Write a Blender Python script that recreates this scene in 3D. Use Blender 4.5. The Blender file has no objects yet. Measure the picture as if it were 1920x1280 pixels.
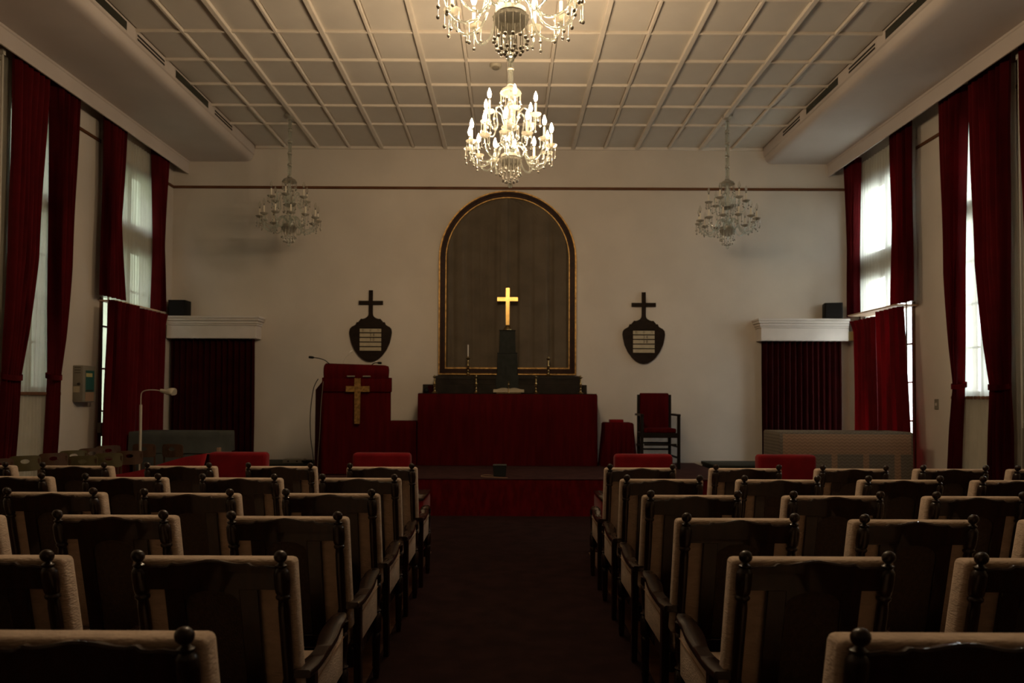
import bpy, bmesh, math, random
from math import sin, cos, pi, radians
from mathutils import Vector, Matrix
random.seed(7)
scene = bpy.context.scene
C = scene.collection

# ------------------------------------------------------------------ camera
F = 1350.0
PITCH = radians(1.2)
cam_d = bpy.data.cameras.new('camera')
cam = bpy.data.objects.new('camera', cam_d)
C.objects.link(cam)
scene.camera = cam
cam_d.sensor_width = 36.0
cam_d.lens = 36.0 * F / 1920
cam_d.clip_start = 0.05
cam_d.shift_x = 5.0 / 1920
cam_d.shift_y = (743.0 - 640 - F * math.tan(PITCH)) / 1920
cam.location = (0, 0, 1.62)
cam.rotation_euler = (Matrix.Rotation(pi / 2 + PITCH, 3, 'X') @ Matrix.Rotation(radians(0.25), 3, 'Z')).to_euler()
cam_d.dof.use_dof = True
cam_d.dof.focus_distance = 4.2
cam_d.dof.aperture_fstop = 3.2

# ------------------------------------------------------------------ world and exposure
SKY = 7.5
BULB = 335.0
world = bpy.data.worlds.new('world')
scene.world = world
world.use_nodes = True
bg = world.node_tree.nodes['Background']
bg.inputs[0].default_value = (0.95, 0.97, 1.0, 1)
bg.inputs[1].default_value = SKY
scene.view_settings.view_transform = 'Standard'
scene.view_settings.look = 'None'
scene.view_settings.gamma = 1.0
scene.view_settings.use_curve_mapping = False
scene.view_settings.exposure = 0.0
scene.cycles.max_bounces = 10
scene.cycles.diffuse_bounces = 5
scene.cycles.glossy_bounces = 4
scene.cycles.transmission_bounces = 8
scene.cycles.transparent_max_bounces = 12
scene.cycles.sample_clamp_indirect = 6.0
scene.cycles.caustics_reflective = False
scene.cycles.caustics_refractive = False


# ------------------------------------------------------------------ materials
def mat(name, col, rough=0.6, metal=0.0, coat=0.0, var=0.0, vscale=8.0, bump=0.0, bscale=60.0, sheen=0.0, spec=0.5,
        stretch=(1, 1, 1), col2=None):
    m = bpy.data.materials.new(name)
    m.use_nodes = True
    nt = m.node_tree
    b = nt.nodes['Principled BSDF']
    b.inputs['Base Color'].default_value = (*col, 1)
    b.inputs['Roughness'].default_value = rough
    b.inputs['Metallic'].default_value = metal
    b.inputs['Coat Weight'].default_value = coat
    b.inputs['Coat Roughness'].default_value = 0.035
    b.inputs['Sheen Weight'].default_value = sheen
    b.inputs['Specular IOR Level'].default_value = spec
    if var > 0 or bump > 0 or col2:
        tc = nt.nodes.new('ShaderNodeTexCoord')
        mp = nt.nodes.new('ShaderNodeMapping')
        mp.inputs['Scale'].default_value = stretch
        nt.links.new(tc.outputs['Object'], mp.inputs[0])
    if var > 0 or col2:
        n = nt.nodes.new('ShaderNodeTexNoise')
        n.inputs['Scale'].default_value = vscale
        n.inputs['Detail'].default_value = 5
        nt.links.new(mp.outputs[0], n.inputs['Vector'])
        mx = nt.nodes.new('ShaderNodeMix')
        mx.data_type = 'RGBA'
        c2 = col2 or tuple(max(0, c * (1 - var)) for c in col)
        mx.inputs[6].default_value = (*c2, 1)
        mx.inputs[7].default_value = (*(col if col2 else tuple(min(1, c * (1 + var)) for c in col)), 1)
        rp = nt.nodes.new('ShaderNodeMapRange')
        rp.inputs[1].default_value = 0.35
        rp.inputs[2].default_value = 0.65
        nt.links.new(n.outputs[0], rp.inputs[0])
        nt.links.new(rp.outputs[0], mx.inputs[0])
        nt.links.new(mx.outputs[2], b.inputs['Base Color'])
    if bump > 0:
        n2 = nt.nodes.new('ShaderNodeTexNoise')
        n2.inputs['Scale'].default_value = bscale
        n2.inputs['Detail'].default_value = 4
        nt.links.new(mp.outputs[0], n2.inputs['Vector'])
        bp = nt.nodes.new('ShaderNodeBump')
        bp.inputs['Strength'].default_value = bump
        bp.inputs['Distance'].default_value = 0.01
        nt.links.new(n2.outputs[0], bp.inputs['Height'])
        nt.links.new(bp.outputs[0], b.inputs['Normal'])
    return m


def cloth(name, col, trans, see=0.0, tcol=None, bump=0.15, glow_streaks=False):
    """woven cloth that lets some light through"""
    m = mat(name, col, 0.9, var=0.12, vscale=5, bump=bump, bscale=90, spec=0.15)
    nt = m.node_tree
    b = nt.nodes['Principled BSDF']
    out = nt.nodes['Material Output']
    t = nt.nodes.new('ShaderNodeBsdfTranslucent')
    t.inputs[0].default_value = (*(tcol or col), 1)
    mx = nt.nodes.new('ShaderNodeMixShader')
    mx.inputs[0].default_value = trans
    if glow_streaks:  # streaky glow of backlit folds put into the translucency as stretched noise
        b.inputs['Sheen Weight'].default_value = 0.55
        b.inputs['Sheen Tint'].default_value = (0.8, 0.12, 0.15, 1)
        b.inputs['Sheen Roughness'].default_value = 0.35
        tc = nt.nodes.new('ShaderNodeTexCoord')
        mp = nt.nodes.new('ShaderNodeMapping')
        mp.inputs['Scale'].default_value = (0.6, 5.0, 0.35)
        nz = nt.nodes.new('ShaderNodeTexNoise')
        nz.inputs['Scale'].default_value = 1.0
        nz.inputs['Detail'].default_value = 2
        rp = nt.nodes.new('ShaderNodeMapRange')
        rp.inputs[1].default_value = 0.45
        rp.inputs[2].default_value = 0.72
        rp.inputs[3].default_value = trans * 0.25
        rp.inputs[4].default_value = min(1, trans * 4.5)
        nt.links.new(tc.outputs['Object'], mp.inputs[0])
        nt.links.new(mp.outputs[0], nz.inputs['Vector'])
        nt.links.new(nz.outputs[0], rp.inputs[0])
        nt.links.new(rp.outputs[0], mx.inputs[0])
    nt.links.new(b.outputs[0], mx.inputs[1])
    nt.links.new(t.outputs[0], mx.inputs[2])
    last = mx
    if see > 0:
        tr = nt.nodes.new('ShaderNodeBsdfTransparent')
        m2 = nt.nodes.new('ShaderNodeMixShader')
        m2.inputs[0].default_value = see
        nt.links.new(mx.outputs[0], m2.inputs[1])
        nt.links.new(tr.outputs[0], m2.inputs[2])
        last = m2
    nt.links.new(last.outputs[0], out.inputs[0])
    return m


def crystal(name, col=(0.93, 0.97, 0.95), see=0.3, rough=0.03, milk=0.0):
    m = bpy.data.materials.new(name)
    m.use_nodes = True
    nt = m.node_tree
    out = nt.nodes['Material Output']
    nt.nodes.remove(nt.nodes['Principled BSDF'])
    g = nt.nodes.new('ShaderNodeBsdfGlass')
    g.inputs['Color'].default_value = (*col, 1)
    g.inputs['Roughness'].default_value = rough
    g.inputs['IOR'].default_value = 1.5
    tr = nt.nodes.new('ShaderNodeBsdfTransparent')
    tr.inputs[0].default_value = (*col, 1)
    mx = nt.nodes.new('ShaderNodeMixShader')
    mx.inputs[0].default_value = see
    nt.links.new(g.outputs[0], mx.inputs[1])
    nt.links.new(tr.outputs[0], mx.inputs[2])
    last = mx
    if milk > 0:
        d1 = nt.nodes.new('ShaderNodeBsdfDiffuse'); d1.inputs[0].default_value = (0.9, 0.88, 0.80, 1)
        d2 = nt.nodes.new('ShaderNodeBsdfTranslucent'); d2.inputs[0].default_value = (0.9, 0.88, 0.80, 1)
        md = nt.nodes.new('ShaderNodeMixShader')
        nt.links.new(d1.outputs[0], md.inputs[1]); nt.links.new(d2.outputs[0], md.inputs[2])
        m3 = nt.nodes.new('ShaderNodeMixShader'); m3.inputs[0].default_value = milk
        nt.links.new(mx.outputs[0], m3.inputs[1]); nt.links.new(md.outputs[0], m3.inputs[2])
        last = m3
    nt.links.new(last.outputs[0], out.inputs[0])
    return m


def pane_glass():
    m = bpy.data.materials.new('window_glass')
    m.use_nodes = True
    nt = m.node_tree
    out = nt.nodes['Material Output']
    nt.nodes.remove(nt.nodes['Principled BSDF'])
    g = nt.nodes.new('ShaderNodeBsdfGlossy')
    g.inputs['Roughness'].default_value = 0.03
    tr = nt.nodes.new('ShaderNodeBsdfTransparent')
    tr.inputs[0].default_value = (0.93, 0.96, 0.95, 1)
    mx = nt.nodes.new('ShaderNodeMixShader')
    mx.inputs[0].default_value = 0.07
    nt.links.new(tr.outputs[0], mx.inputs[1])
    nt.links.new(g.outputs[0], mx.inputs[2])
    nt.links.new(mx.outputs[0], out.inputs[0])
    return m


def emit(name, col, strength):
    m = bpy.data.materials.new(name)
    m.use_nodes = True
    nt = m.node_tree
    out = nt.nodes['Material Output']
    nt.nodes.remove(nt.nodes['Principled BSDF'])
    e = nt.nodes.new('ShaderNodeEmission')
    e.inputs[0].default_value = (*col, 1)
    e.inputs[1].default_value = strength
    nt.links.new(e.outputs[0], out.inputs[0])
    return m


M = {}
M['wall'] = mat('wall_plaster', (0.60, 0.545, 0.475), 0.85, var=0.05, vscale=1.2, bump=0.12, bscale=14)
M['ceil'] = mat('ceiling_paint', (0.60, 0.56, 0.50), 0.8, var=0.04, vscale=2, bump=0.05, bscale=10)
M['rib'] = mat('rib_paint', (0.68, 0.62, 0.54), 0.7, var=0.03, vscale=6)
M['soffit'] = mat('soffit_paint', (0.56, 0.50, 0.46), 0.75, var=0.06, vscale=1.0, bump=0.08, bscale=5)
M['white'] = mat('white_trim', (0.60, 0.55, 0.50), 0.6, var=0.04, vscale=5)
M['rail'] = mat('rail_wood', (0.12, 0.052, 0.024), 0.5, var=0.2, vscale=4, stretch=(1, 1, 6), spec=0.15)
M['casing'] = mat('casing_wood', (0.14, 0.065, 0.03), 0.55, var=0.25, vscale=5, stretch=(4, 4, 0.7))
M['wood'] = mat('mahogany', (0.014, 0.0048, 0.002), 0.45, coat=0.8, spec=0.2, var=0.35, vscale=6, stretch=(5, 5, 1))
M['cane'] = mat('woven_cane', (0.035, 0.018, 0.008), 0.6, var=0.3, vscale=60, bump=0.5, bscale=160)
M['cream'] = mat('cream_cloth', (0.54, 0.42, 0.325), 0.95, var=0.10, vscale=12, bump=0.5, bscale=55, sheen=0.1,
                 stretch=(1, 1, 3), spec=0.08)
M['velvet'] = cloth('red_velvet', (0.080, 0.0020, 0.0038), 0.20, tcol=(0.045, 0.0006, 0.0010), glow_streaks=True)
M['velvet_lined'] = mat('dark_red_velvet', (0.022, 0.0009, 0.0009), 0.9, var=0.2, vscale=4, spec=0.08)
M['sheer'] = cloth('sheer_voile', (0.62, 0.62, 0.55), 0.62, see=0.28, tcol=(0.84, 0.86, 0.80), bump=0.05)
M['altar'] = mat('altar_red_cloth', (0.060, 0.0012, 0.0022), 0.85, var=0.2, vscale=3, bump=0.2, bscale=120, stretch=(6, 1, 0.6), spec=0.08)
M['seatred'] = mat('red_upholstery', (0.17, 0.005, 0.009), 0.8, var=0.12, vscale=8, bump=0.15, bscale=150, sheen=0.1, spec=0.08)
M['frontred'] = mat('stage_front_carpet', (0.085, 0.0025, 0.004), 0.95, var=0.25, vscale=6, bump=0.3, bscale=200, stretch=(3, 1, 1), spec=0.08)
M['stagetop'] = mat('stage_carpet', (0.050, 0.022, 0.020), 0.95, var=0.2, vscale=7, bump=0.3, bscale=180, spec=0.08)
M['carpet'] = mat('aisle_carpet', (0.024, 0.0105, 0.010), 0.95, var=0.22, vscale=5, bump=0.4, bscale=160, spec=0.08)
M['parquet'] = mat('dark_floor_boards', (0.085, 0.036, 0.016), 0.45, var=0.35, vscale=3, stretch=(1, 8, 1))
M['gold'] = mat('gold_metal', (0.32, 0.205, 0.065), 0.22, metal=1.0, var=0.15, vscale=30, bump=0.12, bscale=60)
M['goldleaf'] = mat('worn_gilding', (0.42, 0.25, 0.085), 0.4, metal=0.8, var=0.4, vscale=25)
M['brass'] = mat('old_brass', (0.36, 0.27, 0.13), 0.3, metal=1.0, var=0.2, vscale=20)
M['framewood'] = mat('frame_wood', (0.026, 0.009, 0.004), 0.4, var=0.3, vscale=10, spec=0.15)
M['boardwood'] = mat('board_wood', (0.015, 0.008, 0.004), 0.5, var=0.25, vscale=9, stretch=(1, 1, 4), spec=0.15)
M['grey_drape'] = mat('taupe_drape', (0.115, 0.092, 0.065), 0.9, var=0.12, vscale=3, bump=0.15, bscale=60, spec=0.08)
M['darkcloth'] = mat('dark_green_cloth', (0.028, 0.030, 0.026), 0.9, var=0.15, vscale=10, bump=0.2, spec=0.08)
M['retable'] = mat('dark_shelf_cloth', (0.024, 0.019, 0.014), 0.8, var=0.25, vscale=5, spec=0.15)
M['black'] = mat('black_plastic', (0.007, 0.008, 0.008), 0.6, bump=0.1, bscale=200, spec=0.15)
M['rubber'] = mat('cable_rubber', (0.015, 0.014, 0.014), 0.6, spec=0.15)
M['paper'] = mat('ivory_card', (0.42, 0.36, 0.25), 0.8, var=0.08, vscale=10)
M['ink'] = mat('dark_ink', (0.02, 0.012, 0.008), 0.8)
M['greybox'] = mat('grey_plastic', (0.20, 0.18, 0.14), 0.5, var=0.05)
M['teal'] = mat('teal_display', (0.03, 0.11, 0.10), 0.25)
M['note'] = mat('yellow_note', (0.45, 0.40, 0.16), 0.8)
M['tan'] = mat('tan_label', (0.30, 0.19, 0.12), 0.8)
M['candlewax'] = mat('white_wax', (0.75, 0.72, 0.66), 0.5)
M['sleeve'] = cloth('milk_glass_sleeve', (0.85, 0.80, 0.68), 0.35, bump=0.0)
M['crystal'] = crystal('crystal', milk=0.07)
M['dropglass'] = mat('silvered_drop', (0.50, 0.48, 0.42), 0.10, metal=0.65, coat=0.6)
M['bowlglass'] = crystal('cut_crystal_bowl', (0.80, 0.78, 0.72), 0.15, 0.10, milk=0.30)
M['silver'] = mat('tarnished_silver', (0.42, 0.40, 0.34), 0.4, metal=0.5)
M['socket'] = mat('bulb_socket', (0.03, 0.025, 0.02), 0.5)
M['bulb_lit'] = emit('lit_bulb', (1.0, 0.73, 0.45), BULB)
M['bulb_clear'] = crystal('clear_bulb', (0.95, 0.95, 0.92), 0.5, 0.02)
M['pane'] = pane_glass()
M['sash'] = mat('sash_paint', (0.45, 0.42, 0.36), 0.6)
M['grille'] = mat('dark_grille', (0.02, 0.022, 0.015), 0.4)
M['slot'] = mat('vent_slot', (0.02, 0.016, 0.012), 0.8)
M['olive'] = mat('olive_plywood', (0.085, 0.070, 0.026), 0.5, coat=0.15, var=0.15, vscale=8)
M['brownply'] = mat('brown_plywood', (0.070, 0.032, 0.014), 0.5, coat=0.15, var=0.2, vscale=8)
M['greycover'] = mat('grey_green_cover', (0.060, 0.066, 0.060), 0.9, var=0.2, vscale=3, bump=0.4, bscale=9)
M['lampwhite'] = mat('lamp_enamel', (0.50, 0.46, 0.36), 0.4)
M['yellowwood'] = mat('yellow_block', (0.42, 0.33, 0.14), 0.6)
M['peach'] = mat('pale_ledge_wood', (0.60, 0.42, 0.28), 0.6, var=0.15, vscale=6)
M['outside'] = mat('sky_blocker_render', (0.22, 0.235, 0.165), 0.9, var=0.15, vscale=1)
M['ground'] = mat('outside_paving', (0.52, 0.51, 0.47), 0.9)
M['darkstage'] = mat('dark_green_paint', (0.020, 0.023, 0.017), 0.6, spec=0.15)
M['frontchairwood'] = mat('black_stained_wood', (0.014, 0.011, 0.009), 0.4, spec=0.15)


def pattern_cloth():
    m = mat('herringbone_throw', (0.26, 0.17, 0.105), 0.95, bump=0.2, bscale=50)
    nt = m.node_tree
    b = nt.nodes['Principled BSDF']
    tc = nt.nodes.new('ShaderNodeTexCoord')
    sp = nt.nodes.new('ShaderNodeSeparateXYZ')
    nt.links.new(tc.outputs['Object'], sp.inputs[0])

    def mth(op, a, bb=None, cc=None):
        n = nt.nodes.new('ShaderNodeMath')
        n.operation = op
        for i, v in enumerate((a, bb, cc)):
            if v is None:
                continue
            if isinstance(v, (int, float)):
                n.inputs[i].default_value = v
            else:
                nt.links.new(v, n.inputs[i])
        return n.outputs[0]
    X, Z = sp.outputs[0], sp.outputs[2]
    zig = mth('PINGPONG', X, 0.035)
    w = mth('ADD', Z, mth('MULTIPLY', zig, 0.7))
    st = mth('GREATER_THAN', mth('PINGPONG', w, 0.022), 0.011)
    low = mth('LESS_THAN', Z, 0.87)
    blk = mth('GREATER_THAN', mth('MODULO', mth('ADD', X, 0.83 + 4.0), 0.42), 0.08)
    lowblk = mth('MULTIPLY', low, blk)
    edge = mth('GREATER_THAN', mth('ABSOLUTE', X), 0.855)
    top = mth('GREATER_THAN', Z, 1.135)
    grey = mth('MAXIMUM', mth('MAXIMUM', lowblk, edge), top)
    m1 = nt.nodes.new('ShaderNodeMix'); m1.data_type = 'RGBA'
    m1.inputs[6].default_value = (0.30, 0.185, 0.115, 1)
    m1.inputs[7].default_value = (0.16, 0.135, 0.105, 1)
    nt.links.new(grey, m1.inputs[0])
    m2 = nt.nodes.new('ShaderNodeMix'); m2.data_type = 'RGBA'; m2.blend_type = 'MULTIPLY'
    nt.links.new(mth('MULTIPLY', st, 0.55), m2.inputs[0])
    nt.links.new(m1.outputs[2], m2.inputs[6])
    m2.inputs[7].default_value = (0.55, 0.52, 0.5, 1)
    nt.links.new(m2.outputs[2], b.inputs['Base Color'])
    return m


M['throw'] = pattern_cloth()


# ------------------------------------------------------------------ mesh helpers
def nb():
    return bmesh.new()


def box(bm, x0, x1, y0, y1, z0, z1, bev=0.0, seg=2):
    r = bmesh.ops.create_cube(bm, size=1.0)
    vs = r['verts']
    for v in vs:
        v.co = ((x0 + x1) / 2 + v.co.x * (x1 - x0), (y0 + y1) / 2 + v.co.y * (y1 - y0), (z0 + z1) / 2 + v.co.z * (z1 - z0))
    if bev > 0:
        es = list({e for v in vs for e in v.link_edges})
        r = bmesh.ops.bevel(bm, geom=vs + es, offset=bev, segments=seg, profile=0.5, affect='EDGES')
        return r['verts']
    return vs


def lathe(bm, prof, cx=0, cy=0, cz=0, n=16, flute=0, fa=0.0, cap=True):
    rings = []
    for r, z in prof:
        ring = []
        for i in range(n):
            a = 2 * pi * i / n
            rr = r * (1 + (fa * cos(flute * a) if flute else 0))
            ring.append(bm.verts.new((cx + rr * cos(a), cy + rr * sin(a), cz + z)))
        rings.append(ring)
    for a, b in zip(rings, rings[1:]):
        for i in range(n):
            j = (i + 1) % n
            bm.faces.new((a[i], a[j], b[j], b[i]))
    if cap:
        bm.faces.new(list(reversed(rings[0])))
        bm.faces.new(rings[-1])
    return [v for r in rings for v in r]


def ball(bm, x, y, z, r, sz=1.0, n=10):
    prof = [(max(r * sin(pi * k / 8), r * 0.02), -r * cos(pi * k / 8) * sz) for k in range(9)]
    return lathe(bm, prof, x, y, z, n)


def tube(bm, pts, rad, n=8, lobes=0, twist=0.0):
    pts = [Vector(p) for p in pts]
    L = len(pts)
    rings = []
    up = Vector((0, 0, 1))
    prev = None
    for k, p in enumerate(pts):
        t = (pts[min(k + 1, L - 1)] - pts[max(k - 1, 0)]).normalized()
        if prev is None:
            a = t.cross(up)
            if a.length < 0.05:
                a = t.cross(Vector((1, 0, 0)))
            a.normalize()
        else:
            a = (prev - t * prev.dot(t)).normalized()
        prev = a
        b = t.cross(a)
        r = rad[k] if isinstance(rad, (list, tuple)) else rad
        ring = []
        for i in range(n):
            th = 2 * pi * i / n
            rr = r * (1 + (0.16 * cos(lobes * th - twist * k) if lobes else 0))
            ring.append(bm.verts.new(p + (a * cos(th) + b * sin(th)) * rr))
        rings.append(ring)
    for a, b in zip(rings, rings[1:]):
        for i in range(n):
            j = (i + 1) % n
            bm.faces.new((a[i], a[j], b[j], b[i]))
    bm.faces.new(list(reversed(rings[0])))
    bm.faces.new(rings[-1])
    return [v for r in rings for v in r]


def plate(bm, outer, holes, y0, y1):
    """flat board in the XZ plane with holes, from y0 (front) to y1 (back)"""
    loops = [outer] + holes
    fv, bv = [], []
    for lp in loops:
        fv.append([bm.verts.new((x, y0, z)) for x, z in lp])
        bv.append([bm.verts.new((x, y1, z)) for x, z in lp])
    for grp in (fv, bv):
        es = []
        for lp in grp:
            for i in range(len(lp)):
                es.append(bm.edges.new((lp[i], lp[(i + 1) % len(lp)])))
        bmesh.ops.triangle_fill(bm, use_beauty=True, use_dissolve=False, edges=es)
    for a, b in zip(fv, bv):
        for i in range(len(a)):
            j = (i + 1) % len(a)
            bm.faces.new((a[i], a[j], b[j], b[i]))


def smoothpath(pts, sub=6):
    P = [Vector(p) for p in pts]
    out = []
    for i in range(len(P) - 1):
        p0, p1, p2, p3 = P[max(i - 1, 0)], P[i], P[i + 1], P[min(i + 2, len(P) - 1)]
        for k in range(sub):
            t = k / sub
            out.append(0.5 * ((2 * p1) + (p2 - p0) * t + (2 * p0 - 5 * p1 + 4 * p2 - p3) * t * t + (3 * p1 - p0 - 3 * p2 + p3) * t ** 3))
    out.append(P[-1])
    return out


def obj(name, bm, m, parent=None, sharp=35, smooth=True):
    bmesh.ops.recalc_face_normals(bm, faces=bm.faces[:])
    me = bpy.data.meshes.new(name)
    bm.to_mesh(me)
    bm.free()
    for mm in (m if isinstance(m, (list, tuple)) else [m]):
        me.materials.append(mm)
    if smooth:
        me.polygons.foreach_set('use_smooth', [True] * len(me.polygons))
        try:
            me.set_sharp_from_angle(angle=radians(sharp))
        except Exception:
            pass
    o = bpy.data.objects.new(name, me)
    C.objects.link(o)
    if parent:
        o.parent = parent
    return o


def tag(o, label, cat, group=None):
    o['label'] = label
    o['category'] = cat
    if group:
        o['group'] = group
    return o


def thing(name, label, cat, loc=(0, 0, 0), rz=0.0, group=None):
    o = bpy.data.objects.new(name, None)
    o.empty_display_size = 0.1
    C.objects.link(o)
    o.location = loc
    o.rotation_euler = (0, 0, rz)
    return tag(o, label, cat, group)


def struct(name, bm, m, parent=None, **k):
    o = obj(name, bm, m, parent, **k)
    if parent is None:
        o['kind'] = 'structure'
    return o


def structE(name):
    o = bpy.data.objects.new(name, None)
    C.objects.link(o)
    o['kind'] = 'structure'
    return o


def dup(o, parent=None):
    c = o.copy()
    C.objects.link(c)
    if parent:
        c.parent = parent
    for ch in list(o.children):
        dup(ch, c)
    return c


def link_copy(o, parent, loc, rz=0.0):
    c = o.copy()
    C.objects.link(c)
    c.parent = parent
    c.location = loc
    c.rotation_euler = (0, 0, rz)
    return c


# ------------------------------------------------------------------ room shell
XL, XR, YB, YF, ZC = -5.74, 5.76, 12.2, -8.0, 5.87
bm = nb(); box(bm, -6.1, 6.1, YF - .2, YB + .25, -0.2, 0.0); struct('floor', bm, M['parquet'])
WIN = {
    'L': [(6.22, 7.12, 1.65, 5.05), (8.17, 9.05, 1.65, 5.05), (10.10, 11.58, 0.12, 5.05)],
    'R': [(6.38, 7.28, 1.65, 5.05), (8.32, 9.22, 1.65, 5.05), (10.25, 11.75, 0.12, 5.05)],
}
for side, key in ((-1, 'L'), (1, 'R')):
    xi = XL if side < 0 else XR
    xo = xi + side * 0.25
    a, b = min(xi, xo), max(xi, xo)
    bm = nb()
    y = YF
    for (y0, y1, z0, z1) in WIN[key]:
        box(bm, a, b, y, y0, 0, 6.1)
        box(bm, a, b, y0, y1, 0, z0)
        box(bm, a, b, y0, y1, z1, 6.1)
        y = y1
    box(bm, a, b, y, YB, 0, 6.1)
    struct('wall_left' if side < 0 else 'wall_right', bm, M['wall'], smooth=False)
bm = nb(); box(bm, -6.1, 6.1, YB, YB + .25, 0, 6.1); struct('wall_back', bm, M['wall'])
bm = nb(); box(bm, -6.1, 6.1, YF - .2, YF, 0, 6.1); struct('wall_front', bm, M['wall'])

# ceiling with battens and panels
bm = nb(); box(bm, -6.1, 6.1, YF - .2, YB + .25, ZC + 0.015, ZC + .25); ceiling = struct('ceiling', bm, M['ceil'])
SP = 0.543
YR = [11.14 - 0.712 * k for k in range(0, 26)]
rib_long_wide = None
for k in range(-7, 8):
    wide = (k % 2 == 0)
    w, d = (0.031, 0.046) if wide else (0.019, 0.036)
    bm = nb(); box(bm, -w, w, YF, YB, ZC - d, ZC + 0.02, 0.006, 1)
    o = obj('ceiling_batten', bm, M['rib'], ceiling); o.location.x = k * SP - 0.02
bm = nb(); box(bm, -8 * SP, 8 * SP, -0.017, 0.017, ZC - 0.033, ZC + 0.02, 0.005, 1)
cross0 = obj('ceiling_crossbatten', bm, M['rib'], ceiling); cross0.location = (-0.02, YR[0], 0)
for yv in YR[1:]:
    link_copy(cross0, ceiling, (-0.02, yv, 0))
pm = {}
edges = [YB] + YR
for r in range(11):
    y1, y0 = edges[r], edges[r + 1]
    for k in range(-8, 8):
        w0 = 0.036 if k % 2 == 0 else 0.025
        xa, xb = k * SP - 0.02 + 0.028, (k + 1) * SP - 0.02 - 0.028
        ya, yb = y0 + 0.022, y1 - (0.022 if r else 0.03)
        key = round(yb - ya, 3)
        if key not in pm:
            bm = nb(); box(bm, 0, xb - xa, 0, yb - ya, -0.004, 0.014, 0.003, 1)
            p = obj('ceiling_panel', bm, M['ceil'], ceiling)
            p.location = (xa, ya, ZC); pm[key] = p
        else:
            link_copy(pm[key], ceiling, (xa, ya, ZC))

# wall head moulding at the back
bm = nb()
box(bm, -4.34, 4.30, YB - 0.035, YB, ZC - 0.05, ZC + 0.01, 0.01)
struct('trim_1', bm, M['rib'])

# soffits and curtain fascias along the sides
for side, nm in ((-1, 'trim_2'), (1, 'trim_3')):
    xin = -4.36 if side < 0 else 4.32
    xo = -5.46 if side < 0 else 5.40
    prof = [(xin, ZC + 0.01), (xin, 5.725), (xin + side * 0.012, 5.715), (xin + side * 0.020, 5.712), (xin + side * .026, 5.700),
            (xin + side * 0.032, 5.672), (xin + side * 0.045, 5.645), (xin + side * 0.065, 5.625), (xin + side * 0.10, 5.610),
            (xin + side * 0.16, 5.602), (xo, 5.60), (xo, 5.575), (xo + side * .012, 5.565), (xo + side * .018, 5.535),
            (xo + side * .018, 5.385), (xo + side * .036, 5.385), (xo + side * .036, ZC + 0.01)]
    bm = nb()
    va = [bm.verts.new((x, YF, z)) for x, z in prof]
    vb = [bm.verts.new((x, YB, z)) for x, z in prof]
    for i in range(len(prof)):
        j = (i + 1) % len(prof)
        bm.faces.new((va[i], va[j], vb[j], vb[i]))
    bm.faces.new(va); bm.faces.new(list(reversed(vb)))
    so = struct(nm, bm, M['soffit'], sharp=28)
    # vents in the upright face of the soffit
    off = 0.0 if side < 0 else 0.13
    for kk in range(0, 5):
        base = 10.5 - 2.21 * kk + off
        bm = nb()
        xf = xin
        w = 0.006
        xa, xb = sorted((xf - side * w, xf + side * 0.01))
        # louvre: frame with slots
        box(bm, xa, xb, base, base + 0.70, 5.735, 5.845, 0.003, 1)
        v = obj('louvre_vent', bm, M['soffit'], None)
        tag(v, ('white twin-slot louvre vent on the %s soffit, %s from the altar wall' % (
            'left' if side < 0 else 'right', ['first', 'second', 'third', 'fourth', 'fifth'][kk])), 'vent', 'louvre vents on the soffits')
        for q in range(2):
            bm = nb()
            za = 5.752 + q * 0.045
            xs = sorted((xf - side * 0.0085, xf))
            box(bm, xs[0], xs[1], base + .02, base + .68, za, za + 0.026)
            obj('slot', bm, M['slot'], v)
        bm = nb()
        gy0, gy1 = base - 1.24, base - 0.20
        xs = sorted((xf - side * 0.005, xf + side * 0.01))
        box(bm, xs[0], xs[1], gy0, gy1, 5.735, 5.855, 0.002, 1)
        g = obj('air_grille', bm, M['soffit'], None)
        tag(g, ('long dark air grille on the %s soffit, %s from the altar wall' % (
            'left' if side < 0 else 'right', ['first', 'second', 'third', 'fourth', 'fifth'][kk])), 'vent', 'air grilles on the soffits')
        bm = nb()
        xs = sorted((xf - side * 0.008, xf))
        box(bm, xs[0], xs[1], gy0 + .015, gy1 - .015, 5.747, 5.845)
        obj('grille_mesh', bm, M['grille'], g)

# brown picture rail
bm = nb(); box(bm, XL, XR, YB - 0.028, YB, 5.138, 5.182, 0.006, 1); struct('trim_4', bm, M['rail'])
n = 5
for key, xi, side in (('L', XL, -1), ('R', XR, 1)):
    segs = []
    y = YF
    for (y0, y1, z0, z1) in WIN[key]:
        segs.append((y, y0 - 0.09)); y = y1 + 0.09
    segs.append((y, YB - 0.028))
    for (a, b) in segs:
        bm = nb(); xs = sorted((xi, xi - side * 0.026))
        box(bm, xs[0], xs[1], a, b, 5.138, 5.182, 0.006, 1)
        struct('trim_%d' % n, bm, M['rail']); n += 1

# skirting
for nm, (x0, x1, y0, y1) in {'baseboard_back': (XL, XR, YB - 0.02, YB), 'baseboard_left': (XL, XL + 0.02, YF, 10.0),
                             'baseboard_right': (XR - 0.02, XR, YF, 10.1)}.items():
    bm = nb(); box(bm, x0, x1, y0, y1, 0, 0.12, 0.004, 1); struct(nm, bm, M['darkstage'])

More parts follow.
